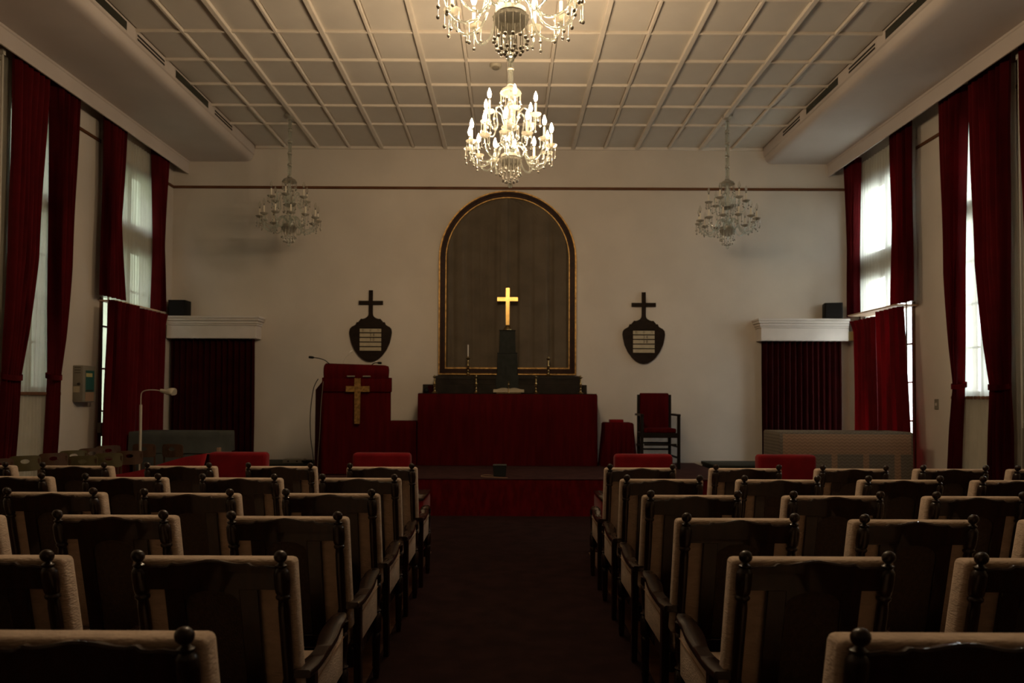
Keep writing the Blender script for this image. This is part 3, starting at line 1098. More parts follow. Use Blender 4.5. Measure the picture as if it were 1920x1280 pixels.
# ------------------------------------------------------------------ hymn boards
def textmesh(name, body, size, loc, parent, m):
    cu = bpy.data.curves.new(name, 'FONT')
    cu.body = body
    cu.size = size
    cu.align_x = 'CENTER'
    cu.align_y = 'CENTER'
    cu.extrude = 0.0008
    cu.resolution_u = 2
    tmp = bpy.data.objects.new(name, cu)
    C.objects.link(tmp)
    bpy.context.view_layer.update()
    dg = bpy.context.evaluated_depsgraph_get()
    me = bpy.data.meshes.new_from_object(tmp.evaluated_get(dg))
    bpy.data.objects.remove(tmp)
    me.materials.clear()
    me.materials.append(m)
    o = bpy.data.objects.new(name, me)
    C.objects.link(o)
    o.parent = parent
    o.location = loc
    o.rotation_euler = (pi / 2, 0, 0)
    return o


def hymn_board(x, z0, label, nums):
    """z0 = bottom tip height"""
    t = thing('hymn_board', label, 'board', (x, YB, z0), 0, 'shield hymn boards with crosses')
    half = [(0, 0), (.07, .012), (.14, .05), (.20, .105), (.27, .20), (.325, .32), (.352, .44), (.360, .50), (.352, .555), (.325, .59), (.28, .615),
            (.255, .63), (.243, .66), (.238, .672), (.220, .674), (.212, .668), (.200, .690), (.185, .705), (.168, .728), (.150, .732), (.140, .727),
            (.10, .738), (.062, .760), (.042, .785), (.034, .82), (.033, .97), (.205, .97), (.205, 1.035), (.033, 1.035), (.033, 1.215), (0, 1.215)]
    pts = half[:-1] + [(0, 1.215)] + [(-a, b) for a, b in reversed(half[1:-1])]
    bm = nb(); plate(bm, pts, [], -.035, -.006)
    obj('board', bm, M['boardwood'], t)
    bm = nb(); plate(bm, [(a * .94, .02 + b * .95) for a, b in pts if b < .74], [], -.006, 0.0)
    obj('backing', bm, M['boardwood'], t)
    # slotted panel with number strips
    bm = nb()
    box(bm, -.205, .205, -.042, -.034, .572, .592, .003, 1)
    obj('slot_rail', bm, M['boardwood'], t)
    for k in range(5):
        za = .188 + k * .078
        bm = nb(); box(bm, -.182, .182, -.040, -.034, za, za + .060, .001, 1)
        st = obj('number_strip', bm, M['paper'], t)
        row = 4 - k
        if row == 0:
            for q, ch in enumerate('\ucc2c\uc1a1\uac00'):
                textmesh('letter', ch, .045, (-.13 + q * .13, -.0415, za + .030), st, M['ink'])
        elif nums.get(row):
            for q, ch in enumerate(nums[row]):
                textmesh('digit', ch, .066, (.002 + q * .05, -.0415, za + .030), st, M['ink'])
        bm = nb(); box(bm, -.19, .19, -.043, -.034, za - .016, za - .003, .002, 1)
        obj('slot_rail', bm, M['boardwood'], t)
    return t


hymn_board(-2.353, 2.195, 'dark wooden shield hymn board with cross, left of the arch above the pulpit', {1: '34', 2: '30'})
hymn_board(2.272, 2.180, 'dark wooden shield hymn board with cross, right of the arch above the chair', {1: '34', 2: '38'})


# ------------------------------------------------------------------ draped boxes
def skirt(bm, x0, x1, y0, y1, z0, z1, amp=.01, waves=30, flare=.02, rc=.04, rows=8, seed=0):
    """cloth hanging over a box: top plus four wavy sides"""
    rn = random.Random(seed)
    per = []
    n = waves * 6
    # rounded rectangle perimeter
    def pt(s):
        L = [x1 - x0, y1 - y0, x1 - x0, y1 - y0]
        tot = sum(L)
        d = s * tot
        if d < L[0]:
            return (x0 + d, y0), (0, -1)
        d -= L[0]
        if d < L[1]:
            return (x1, y0 + d), (1, 0)
        d -= L[1]
        if d < L[2]:
            return (x1 - d, y1), (0, 1)
        d -= L[2]
        return (x0, y1 - d), (-1, 0)
    cx, cy = (x0 + x1) / 2, (y0 + y1) / 2
    phs = [rn.uniform(0, 6) for _ in range(3)]
    prev = None
    topring = None
    for j in range(rows + 1):
        t = j / rows
        z = z1 - (z1 - z0) * t
        if j == 0:
            inset = .015
            zz = z1
        elif j == 1:
            inset = 0.0
            zz = z1 - .02
        else:
            inset = 0
            zz = z
        ring = []
        for i in range(n):
            s = i / n
            p, nr = pt(s)
            a = amp * t * (sin(s * 2 * pi * waves + phs[0]) + .5 * sin(s * 2 * pi * waves * .37 + phs[1])) + flare * t - inset
            ring.append(bm.verts.new((p[0] + nr[0] * a, p[1] + nr[1] * a, zz)))
        if prev:
            for i in range(n):
                bm.faces.new((prev[i], prev[(i + 1) % n], ring[(i + 1) % n], ring[i]))
        else:
            topring = ring
        prev = ring
    bm.faces.new(topring)


# altar table
t = thing('altar_table', 'long altar table draped in dark red cloth under the arched frame', 'table', (0, 0, SZ))
bm = nb(); box(bm, -1.44, 1.39, 11.56, 12.06, 0.0, 1.12, .004, 1); obj('table_body', bm, M['boardwood'], t)
bm = nb(); skirt(bm, -1.465, 1.412, 11.53, 12.09, 0.005, 1.150, .004, 40, .012, rows=6); obj('altar_cloth', bm, M['altar'], t, sharp=50)
bm = nb(); box(bm, -1.455, 1.402, 11.54, 12.08, 1.150, 1.158, .002, 1); obj('table_runner', bm, M['retable'], t)
ZA = SZ + 1.158

# stepped shelf (retable)
t = thing('altar_shelf', 'dark two-step shelf standing on the back of the altar', 'shelf', (0, 0, ZA))
bm = nb(); box(bm, -1.42, 1.27, 11.80, 12.16, 0, .145, .006, 1); obj('lower_step', bm, M['retable'], t)
bm = nb(); box(bm, -1.245, 1.185, 11.92, 12.16, .145, .285, .006, 1); obj('upper_step', bm, M['retable'], t)
bm = nb(); skirt(bm, -1.25, 1.19, 11.915, 12.13, .235, .292, .003, 24, .004, rows=4); obj('step_cloth', bm, M['retable'], t)
ZU = ZA + .292

# pedestals and cross
t = thing('cross_pedestal', 'dark green cloth-covered stepped pedestal under the gold cross', 'pedestal', (-.035, 12.03, ZU))
bm = nb(); box(bm, -.185, .185, -.252, -.240, -.28, .012, .003, 1); box(bm, -.17, .17, -.245, -.115, .0, .010, .003, 1); obj('hanging_cloth', bm, M['darkcloth'], t)
bm = nb(); box(bm, -.170, .170, -.115, .03, .375, .388, .004, 1); skirt(bm, -.163, .163, -.11, .03, .003, .38, .002, 12, .010, rows=6, seed=3); obj('middle_block', bm, M['darkcloth'], t)
bm = nb(); box(bm, -.137, .137, -.09, .03, .753, .765, .004, 1); skirt(bm, -.128, .128, -.085, .03, .388, .756, .002, 12, .008, rows=6, seed=4); obj('upper_block', bm, M['darkcloth'], t)
t = thing('altar_cross', 'polished gold cross on a round dark base above the altar', 'cross', (-.033, 12.0, ZU + .765))
bm = nb(); lathe(bm, [(.078, 0), (.078, .012), (.062, .03), (.055, .045), (.035, .06), (.022, .075), (.02, .085)], n=24); obj('base', bm, M['brass'], t)
bm = nb()
plate(bm, [(-.031, .085), (.031, .085), (.031, .485), (.170, .485), (.170, .550), (.031, .550), (.031, .705), (-.031, .705), (-.031, .550), (-.175, .550), (-.175, .485), (-.031, .485)], [], -.016, .016)
obj('cross', bm, M['gold'], t, smooth=False)


# candlesticks
def make_candlestick():
    root = thing('candlestick', 'x', 'candlestick', group='brass candlesticks on the altar')
    bm = nb()
    lathe(bm, [(.045, 0), (.047, .012), (.030, .022), (.018, .035), (.014, .06), (.022, .07), (.014, .08), (.012, .10), (.020, .115), (.022, .125),
               (.012, .135), (.022, .148), (.023, .158), (.012, .17), (.011, .20), (.016, .215), (.011, .225), (.013, .245)], n=16)
    obj('stem', bm, M['brass'], root, sharp=50)
    bm = nb(); lathe(bm, [(.013, .243), (.036, .262), (.038, .267), (.014, .270), (.014, .292), (.010, .294)], n=16); obj('drip_pan', bm, M['brass'], root, sharp=50)
    return root


cs = make_candlestick()
data = [(-1.205, 11.62, ZA, 1.0, 'brass candlestick at the left end of the altar'), (-.535, 11.62, ZA, 1.0, 'brass candlestick on the altar left of the open book'),
        (.430, 11.62, ZA, 1.0, 'brass candlestick on the altar right of the open book'), (1.150, 11.62, ZA, 1.0, 'brass candlestick at the right end of the altar'),
        (-.690, 12.0, ZU, 1.1, 'brass candlestick with a tall white candle, upper shelf left'), (.650, 12.0, ZU, 1.1, 'empty brass candlestick on the upper shelf right of the cross')]
for i, (x, y, z, s, lb) in enumerate(data):
    o = cs if i == 0 else dup(cs)
    o.location = (x, y, z); o.scale = (s, s, s); o['label'] = lb
bm = nb(); lathe(bm, [(.010, 0), (.010, .190), (.004, .194), (.002, .203)], n=10)
o = obj('candle', bm, M['candlewax']); o.location = (-.690, 12.0, ZU + .294 * 1.1)
tag(o, 'thin white candle standing in the upper left brass candlestick', 'candle')
# book rest and book
t = thing('book_rest', 'low brass book rest with a knobbed post at the altar centre', 'book stand', (-.01, 11.66, ZA))
bm = nb(); box(bm, -.20, .20, -.05, .06, 0, .012, .003, 1); obj('base', bm, M['brass'], t)
bm = nb(); lathe(bm, [(.016, .012), (.010, .03), (.012, .06), (.007, .08), (.009, .12), (.015, .135), (.015, .15), (.006, .165), (.013, .178), (.004, .19)], 0, -.045, 0, 12); obj('post', bm, M['brass'], t)
t2 = thing('open_book', 'open book with pale pages lying on the altar book rest', 'book', (-.01, 11.66, ZA + .0125))
bm = nb()
for s in (-1, 1):
    secs = []
    for k in range(9):
        u = k / 8
        x = s * .25 * u
        z = .035 + .018 * sin(pi * min(u * 1.3, 1)) - .01 * u
        secs.append([bm.verts.new((x, -.02, .006)), bm.verts.new((x, -.02, z)), bm.verts.new((x, .09, z + .03)), bm.verts.new((x, .09, .006))])
    for a, b in zip(secs, secs[1:]):
        for i in range(4):
            bm.faces.new((a[i], a[(i + 1) % 4], b[(i + 1) % 4], b[i]))
    bm.faces.new(secs[-1])
obj('pages', bm, M['paper'], t2)
bm = nb(); box(bm, -.26, .26, -.025, .095, 0, .006, .002, 1); obj('cover', bm, M['boardwood'], t2)
# small things at the left end of the altar
bm = nb(); ball(bm, 0, 0, 0, .045, 1, 16); bmesh.ops.scale(bm, vec=(1, .6, 1), verts=bm.verts)
o = obj('round_clock', bm, M['black']); o.location = (-1.345, 11.64, ZA + .045)
tag(o, 'small round black object at the far left of the altar top', 'ornament')
bm = nb(); box(bm, -.05, .05, -.04, .04, 0, .125, .004, 1)
o = obj('small_box', bm, M['velvet_lined']); o.location = (-1.275, 11.745, ZA)
tag(o, 'small dark red box behind the left end candlestick', 'box')

# red boxes beside the altar
t = thing('draped_stand', 'low stand draped in dark red cloth between pulpit and altar', 'stand', (0, 0, SZ))
bm = nb(); box(bm, -1.93, -1.50, 11.60, 12.0, 0, .68, .01); obj('stand_body', bm, M['boardwood'], t)
bm = nb(); skirt(bm, -1.96, -1.495, 11.58, 12.02, .005, .705, .004, 14, .008, seed=6); obj('cloth', bm, M['altar'], t, sharp=50)
t = thing('side_table', 'small side table draped in pleated red cloth right of the altar', 'table', (0, 0, SZ))
bm = nb(); box(bm, 1.56, 1.96, 11.55, 11.9, 0, .66, .01); obj('table_body', bm, M['boardwood'], t)
bm = nb(); skirt(bm, 1.535, 1.985, 11.52, 11.93, .005, .695, .014, 22, .05, seed=7, rows=10); obj('cloth', bm, M['altar'], t, sharp=60)
bm = nb(); box(bm, -.11, .11, -.07, .07, 0, .05, .006, 2)
o = obj('red_book', bm, M['seatred']); o.location = (1.73, 11.66, SZ + .696)
tag(o, 'bright red book lying on the pleated side table', 'book')

# ------------------------------------------------------------------ stage chair
t = thing('stage_chair', 'high-backed dark wood chair with red cushions on the stage, right of the altar', 'chair', (2.335, 11.55, SZ))
bm = nb(); box(bm, -.235, .225, .0, .08, .55, 1.175, .02, 3); obj('back_cushion', bm, M['altar'], t, sharp=60)
bm = nb(); box(bm, -.25, .25, -.42, .02, .555, .625, .02, 3); obj('seat_cushion', bm, M['altar'], t, sharp=60)
bm = nb(); box(bm, -.275, .275, -.42, .06, .48, .555, .004, 1); obj('seat_rail', bm, M['frontchairwood'], t)
for s in (-1, 1):
    bm = nb(); box(bm, s * .25 - .022, s * .25 + .022, .04, .09, 0, 1.15, .004, 1); obj('leg', bm, M['frontchairwood'], t)
    bm = nb(); box(bm, s * .285 - .022, s * .285 + .022, -.44, -.39, 0, .83, .004, 1); obj('leg', bm, M['frontchairwood'], t)
    bm = nb(); box(bm, s * .285 - .025, s * .285 + .025, -.45, .06, .815, .848, .005, 1); obj('armrest', bm, M['frontchairwood'], t)
    for z in (.16, .33):
        bm = nb(); box(bm, s * .275 - .011, s * .275 + .011, -.40, .05, z, z + .028); obj('stretcher', bm, M['frontchairwood'], t)
for z, y in ((.26, .06), (.36, .06), (.36, -.41)):
    bm = nb(); box(bm, -.25, .25, y - .01, y + .012, z, z + .028); obj('stretcher', bm, M['frontchairwood'], t)

# ------------------------------------------------------------------ pulpit
t = thing('pulpit', 'tall pulpit covered in dark red cloth with a gold cross', 'pulpit', (-2.165, 10.10, SZ))
bm = nb()
H1 = 1.33
outl = [(-.455, 0), (.505, 0), (.395, .60), (-.715, .60)]
low = [bm.verts.new((x * 1.01, y, 0)) for x, y in outl]
mid = [bm.verts.new((x, y, z)) for (x, y), z in zip(outl, (H1, H1, H1 - .05, H1 - .12))]
for i in range(4):
    j = (i + 1) % 4
    bm.faces.new((low[i], low[j], mid[j], mid[i]))
bm.faces.new(mid); bm.faces.new(list(reversed(low)))
bmesh.ops.bevel(bm, geom=bm.edges[:], offset=.015, segments=2, affect='EDGES')
obj('body', bm, M['altar'], t, sharp=40)
bm = nb(); box(bm, -.46, .512, -.022, .05, 1.165, 1.365, .008, 2); obj('front_band', bm, M['altar'], t)
bm = nb()
prof = [(.55, 1.30), (.55, 1.42), (.12, 1.55), (.05, 1.555), (.0, 1.535), (-.035, 1.49), (-.04, 1.42), (-.02, 1.34), (-.01, 1.30)]
sides = []
for x, dz in ((-.435, .0), (-.42, .012), (.42, -.012), (.472, -.03), (.480, -.07)):
    sides.append([bm.verts.new((x - .19 * max(0, y) * (1 if x > 0 else 0), y, z + (dz if z > 1.4 else 0))) for y, z in prof])
for a, b in zip(sides, sides[1:]):
    for i in range(len(prof)):
        j = (i + 1) % len(prof)
        bm.faces.new((a[i], a[j], b[j], b[i]))
bm.faces.new(sides[0]); bm.faces.new(list(reversed(sides[-1])))
obj('reading_desk', bm, M['altar'], t, sharp=40)
bm = nb()
plate(bm, [(-.038, .72), (.038, .72), (.045, 1.165), (.172, 1.165), (.172, 1.245), (.045, 1.245), (.045, 1.355), (-.040, 1.355), (-.040, 1.245), (-.160, 1.245), (-.160, 1.165), (-.038, 1.165)], [], -.040, -.022)
o = obj('cross', bm, M['goldleaf'], t, smooth=False); o.location.x = .04; o['label'] = 'flat hammered gold cross'
bm = nb(); box(bm, -.022, .022, -.025, .0, .70, 1.16); o = obj('cross_backing', bm, M['altar'], t); o.location.x = .04
for x in (-.05, .17):
    bm = nb(); box(bm, x - .055, x + .055, -.046, -.028, 1.372, 1.392, .003, 1); obj('clip', bm, M['greybox'], t)
for name, lab, pts, hd in (('gooseneck_microphone', 'black gooseneck microphone on the pulpit bent out to the left',
                            [(-2.53, 10.12, 2.07), (-2.555, 10.12, 2.085), (-2.59, 10.10, 2.115), (-2.66, 10.08, 2.14), (-2.73, 10.06, 2.15)], (-.075, -.01, .008)),
                           ('gooseneck_microphone', 'black gooseneck microphone on the pulpit bent to the right',
                            [(-1.945, 10.16, 2.035), (-1.94, 10.16, 2.06), (-1.90, 10.15, 2.083), (-1.86, 10.13, 2.085)], (.062, -.01, -.004))):
    t = thing(name, lab, 'microphone', (0, 0, 0))
    bm = nb(); tube(bm, smoothpath(pts, 6), .0065, 8); obj('gooseneck', bm, M['rubber'], t)
    e = Vector(pts[-1]); d = Vector(hd)
    bm = nb(); tube(bm, [e, e + d * .15, e + d * .3, e + d * .9, e + d], [.007, .014, .017, .017, .010], 12); obj('capsule', bm, M['black'], t)
t = thing('reading_lamp', 'thin pale wire lamp arm rising from the pulpit towards the hymn board', 'lamp', (0, 0, 0))
bm = nb(); tube(bm, smoothpath([(-2.36, 10.2, 2.055), (-2.35, 10.2, 2.10), (-2.32, 10.2, 2.16), (-2.27, 10.2, 2.22)], 6), .004, 8); obj('arm', bm, M['sash'], t)
bm = nb(); tube(bm, [(-2.27, 10.2, 2.22), (-2.255, 10.2, 2.24), (-2.225, 10.2, 2.26)], [.008, .017, .010], 10); obj('head', bm, M['candlewax'], t)
bm = nb(); tube(bm, smoothpath([(-2.735, 10.30, 1.86), (-2.80, 10.30, 1.72), (-2.83, 10.26, 1.40), (-2.82, 10.24, 1.05), (-2.77, 10.18, .80), (-2.72, 10.1, .53), (-2.76, 10.0, .518)], 6), .006, 6)
tag(obj('microphone_cable', bm, M['rubber']), 'dark cable hanging down the left side of the pulpit', 'cable')
bm = nb(); tube(bm, smoothpath([(-2.60, 10.06, 1.82), (-2.63, 10.06, 1.45), (-2.64, 10.05, 1.1), (-2.66, 10.05, .8), (-2.67, 10.04, .56), (-2.70, 10.0, .517)], 6), .003, 6)
tag(obj('thin_white_cable', bm, M['greybox']), 'thin pale cable running down the left front edge of the pulpit', 'cable')

# stage monitor
t = thing('stage_monitor', 'small black monitor box on the stage edge at the aisle', 'speaker', (-.128, 9.99, SZ))
bm = nb()
v = box(bm, -.085, .085, -.02, .17, 0, .15)
for w_ in bm.verts:
    if w_.co.z > .1:
        w_.co.x *= 1.12
        w_.co.y += .02 if w_.co.y < .05 else 0
bmesh.ops.bevel(bm, geom=bm.edges[:], offset=.008, segments=2, affect='EDGES')
obj('cabinet', bm, M['black'], t)
bm = nb(); box(bm, -.095, .095, .0, .17, .150, .158, .002, 1); obj('top_plate', bm, M['greycover'], t)
bm = nb(); tube(bm, smoothpath([(-.20, 10.06, SZ + .005), (-.30, 10.02, SZ + .02), (-.38, 10.02, SZ + .012), (-.36, 9.93, SZ + .006), (-.22, 9.90, SZ + .004), (-.08, 9.83, SZ + .004), (-.02, 9.79, SZ + .008)], 6), .005, 6)
tag(obj('looped_cable', bm, M['tan']), 'light brown cable looped beside the small black monitor', 'cable')

# ------------------------------------------------------------------ covered pianos
t = thing('covered_piano', 'upright piano under a brown and grey herringbone throw, right of the stage', 'piano', (4.50, 9.60, 0))
bm = nb(); box(bm, -.84, .84, .03, .55, 0.02, 1.15, .01); obj('piano_body', bm, M['wood'], t)
bm = nb(); skirt(bm, -.90, .88, 0, .60, 0.02, 1.165, .008, 20, .012, rows=12, seed=9); o = obj('throw', bm, M['throw'], t, sharp=60)
t = thing('covered_organ', 'organ under a loose grey-green cover before the left doorway', 'organ', (-4.72, 10.2, 0))
bm = nb(); box(bm, -.60, .60, .03, .52, 0.0, 1.06, .01); obj('organ_body', bm, M['grille'], t)
bm = nb(); skirt(bm, -.66, .62, 0, .56, .80, 1.10, .010, 9, .02, rows=8, seed=10); obj('cover_cloth', bm, M['greycover'], t, sharp=60)
bm = nb(); box(bm, -.60, .60, .0, .03, .3, .82, .01); obj('front_panel', bm, M['greycover'], t)
bm = nb(); box(bm, .585, .635, -.01, .05, .0, .88, .01); obj('corner_post', bm, M['tan'], t)

# ------------------------------------------------------------------ folding chairs along the left wall
def make_folding(m):
    root = thing('folding_chair', 'x', 'chair', group='folding chairs by the left wall')
    bm = nb()
    outer = [(.19 * (1 if abs(cos(a)) > 1e-6 else 1) * math.copysign(abs(cos(a)) ** .35, cos(a)), .855 + .078 * math.copysign(abs(sin(a)) ** .35, sin(a))) for a in [2 * pi * k / 32 + .01 for k in range(32)]]
    hole = [(.055 * cos(2 * pi * k / 16), .875 + .022 * sin(2 * pi * k / 16)) for k in range(16)]
    plate(bm, outer, [hole], -.006, .006)
    for v in bm.verts:
        v.co.y += .9 * v.co.x ** 2
    obj('backrest', bm, m, root, sharp=40)
    bm = nb(); box(bm, -.19, .19, .0, .28, .43, .45, .008, 2); obj('seat', bm, m, root)
    for s in (-1, 1):
        bm = nb(); box(bm, s * .165 - .012, s * .165 + .012, .012, .034, 0, .90)
        for v in bm.verts:
            v.co.y += (.45 - v.co.z) * .30 if v.co.z < .45 else 0
        obj('leg', bm, M['brownply'], root)
        bm = nb(); box(bm, s * .135 - .012, s * .135 + .012, .24, .265, 0, .44)
        for v in bm.verts:
            v.co.y -= (.44 - v.co.z) * .5 if v.co.z < .4 else 0
        obj('leg', bm, M['brownply'], root)
    return root


FK = .93
fo = make_folding(M['olive']); fb = make_folding(M['brownply'])
fl = [(-5.50, 8.12, 'o', 38, .93, 'olive folding chair by the left wall, nearest the left edge'),
      (-5.53, 7.72, 'b', 40, .93, 'brown folding chair cut by the left edge of the picture'),
      (-5.42, 8.50, 'b', 40, .93, 'brown folding chair by the left wall below the tied curtain'),
      (-5.40, 8.86, 'o', 38, .935, 'olive folding chair by the left wall, white wall through its slot'),
      (-5.36, 9.18, 'b', 40, .94, 'brown folding chair below the wall control box'),
      (-5.34, 9.52, 'b', 42, .95, 'brown folding chair by the left wall at the window casing'),
      (-4.93, 8.25, 'o', 15, .92, 'olive folding chair in the second line, centre of the group'),
      (-4.86, 8.66, 'o', 25, .92, 'olive folding chair in the second line next to the red curtain'),
      (-4.80, 9.02, 'b', 25, .92, 'brown folding chair at the right of the group by the lamp pole'),
      (-4.98, 9.72, 'b', 5, .96, 'brown folding chair just left of the lamp pole'),
      (-4.60, 9.72, 'b', -8, .96, 'brown folding chair before the grey covered organ')]
used = {'o': False, 'b': False}
for (x, y, k, rz, h, lb) in fl:
    src = fo if k == 'o' else fb
    if used[k]:
        o = dup(src)
    else:
        o = src; used[k] = True
    o.location = (x * FK + .05, y * FK, 0); o.rotation_euler = (0, 0, radians(rz)); o['label'] = lb
    o.scale = (.74, .74, (1.62 - (1.62 - h) * FK) / .933)

# ------------------------------------------------------------------ floor lamp
t = thing('floor_lamp', 'pale enamel floor lamp with arched neck at the left wall', 'lamp', (-4.50, 8.80, 0))
bm = nb(); lathe(bm, [(.14, 0), (.14, .012), (.12, .025), (.02, .035)], n=24); obj('base', bm, M['lampwhite'], t)
bm = nb(); tube(bm, [(0, 0, .03), (0, 0, 1.50)], .016, 12); obj('pole', bm, M['lampwhite'], t)
bm = nb(); tube(bm, smoothpath([(0, 0, 1.49), (0, 0, 1.60), (.012, 0, 1.65), (.06, 0, 1.675), (.15, 0, 1.68), (.255, 0, 1.67)], 6), .006, 8); obj('neck', bm, M['lampwhite'], t)
bm = nb()
pr = [(.018, -.02), (.024, 0), (.026, .05), (.05, .075), (.066, .11), (.070, .15), (.066, .155)]
lathe(bm, pr, n=20)
bmesh.ops.rotate(bm, verts=bm.verts, cent=(0, 0, 0), matrix=Matrix.Rotation(radians(104), 3, 'Y'))
for v in bm.verts:
    v.co += Vector((.255, 0, 1.67))
    if v.co.z < 1.63:
        v.co.z = 1.63 + (v.co.z - 1.63) * .25
obj('lamp_shade', bm, M['lampwhite'], t, sharp=50)

# ------------------------------------------------------------------ wall items
t = thing('control_box', 'grey wall-mounted control box with a teal display and yellow note', 'control box', (XL, 9.46, 1.52))
bm = nb(); box(bm, 0, .135, 0, .30, 0, .485, .008, 2); obj('case', bm, M['greybox'], t)
bm = nb(); box(bm, .133, .142, .06, .25, .14, .42, .002, 1); d = obj('display', bm, M['teal'], t)
bm = nb(); box(bm, .142, .144, .06, .20, .335, .385); obj('sticky_note', bm, M['note'], d)
bm = nb(); box(bm, .142, .144, .07, .22, .15, .165); obj('dark_bar', bm, M['ink'], d)
bm = nb(); box(bm, .133, .138, .06, .25, .015, .13, .001, 1); obj('lower_label', bm, M['tan'], t)
for k in range(3):
    bm = nb(); box(bm, .025, .105, -.003, .002, .385 + k * .035, .391 + k * .035); obj('slot', bm, M['slot'], t)
bm = nb(); lathe(bm, [(.02, 0), (.016, .02)], n=10); bmesh.ops.rotate(bm, verts=bm.verts, cent=(0, 0, 0), matrix=Matrix.Rotation(pi / 2, 3, 'X'))
o = obj('key_lock', bm, M['socket'], t); o.location = (.085, 0, .24)
bm = nb(); box(bm, .01, .095, -.0015, .001, .13, .21); obj('paper_label', bm, M['paper'], t)
for dy, dz, lab in ((9.99, 1.09, 'small grey switch box on the window casing left of the red curtain, higher one'), (10.09, 1.04, 'small grey switch box beside the red curtain, lower one')):
    bm = nb(); box(bm, XL + .025 if dy < 10 else XL, XL + .08, dy, dy + .09, dz, dz + .14, .004, 1)
    tag(obj('switch_box', bm, M['greybox']), lab, 'switch box')
bm = nb(); box(bm, XR - .012, XR, 9.66, 9.74, 1.47, 1.61, .003, 1)
t = tag(obj('light_switch', bm, M['greybox']), 'small pale switch plate on the right wall between the windows', 'switch')
bm = nb(); box(bm, XR - .018, XR - .011, 9.685, 9.715, 1.52, 1.56, .002, 1); obj('rocker', bm, M['white'], t)
t = thing('smoke_detector', 'round cream smoke detector on the ceiling above the lit chandelier', 'detector', (-.19, 9.12, ZC - .004))
bm = nb(); lathe(bm, [(.075, 0), (.078, -.02), (.070, -.045)], n=24); obj('base', bm, M['lampwhite'], t)
bm = nb(); lathe(bm, [(.045, -.045), (.045, -.06), (.03, -.068)], n=20); obj('sensor', bm, M['greybox'], t)


# ------------------------------------------------------------------ chandeliers
def make_parts():
    P = {}
    # crystal drop hanging from its origin
    def drop(L):
        bm = nb()
        lathe(bm, [(.0012, 0), (.0030, -L * .15), (.0036, -L * .7), (.0016, -L)], n=6)
        ball(bm, 0, 0, -L - .011, .0125, 1.08, 10)
        return bm
    P['drop_s'] = drop(.062)
    P['drop_m'] = drop(.095)
    P['drop_l'] = drop(.13)
    return P


def mesh_of(name, bm, m, sharp=60):
    o = obj(name, bm, m, sharp=sharp)
    me = o.data
    bpy.data.objects.remove(o)
    return me


def inst(name, me, parent, loc=(0, 0, 0), rz=0.0):
    o = bpy.data.objects.new(name, me)
    C.objects.link(o)
    o.parent = parent
    o.location = loc
    o.rotation_euler = (0, 0, rz)
    return o


PM = {}
for k, b_ in make_parts().items():
    PM[k] = mesh_of('crystal_drop', b_, M['dropglass'])
bm = nb()
lathe(bm, [(.016, .0), (.030, .006), (.050, .018), (.058, .030), (.055, .031), (.046, .022), (.016, .012)], n=24, flute=12, fa=.05)
PM['bobeche'] = mesh_of('bobeche', bm, M['bowlglass'])
bm = nb(); lathe(bm, [(.0115, .012), (.0118, .135), (.0105, .14)], n=12); PM['candle'] = mesh_of('candle_sleeve', bm, M['sleeve'])
bm = nb(); lathe(bm, [(.0085, .138), (.0085, .158), (.007, .160)], n=10); PM['socket'] = mesh_of('bulb_socket', bm, M['socket'])
bp_ = [(.007, .158), (.013, .168), (.0195, .188), (.0195, .202), (.014, .224), (.007, .243), (.0015, .258)]
bm = nb(); lathe(bm, bp_, n=12); PM['bulb_lit'] = mesh_of('flame_bulb', bm, M['bulb_lit'])
bm = nb(); lathe(bm, bp_, n=12); PM['bulb_clear'] = mesh_of('flame_bulb', bm, M['bulb_clear'])
low = smoothpath([(.05, 0, .36), (.075, 0, .405), (.12, 0, .415), (.155, 0, .375), (.175, 0, .30), (.22, 0, .235), (.29, 0, .212), (.355, 0, .235), (.40, 0, .295), (.42, 0, .37)], 5)
upp = smoothpath([(.045, 0, .60), (.08, 0, .66), (.10, 0, .74), (.145, 0, .775), (.185, 0, .74), (.175, 0, .66), (.165, 0, .58), (.19, 0, .53), (.235, 0, .54), (.265, 0, .60), (.272, 0, .67)], 5)
bm = nb(); tube(bm, low, .0088, 9, 3, 1.1); PM['arm_low'] = mesh_of('arm', bm, M['crystal'])
bm = nb(); tube(bm, upp, .0080, 9, 3, 1.1); PM['arm_up'] = mesh_of('arm', bm, M['crystal'])


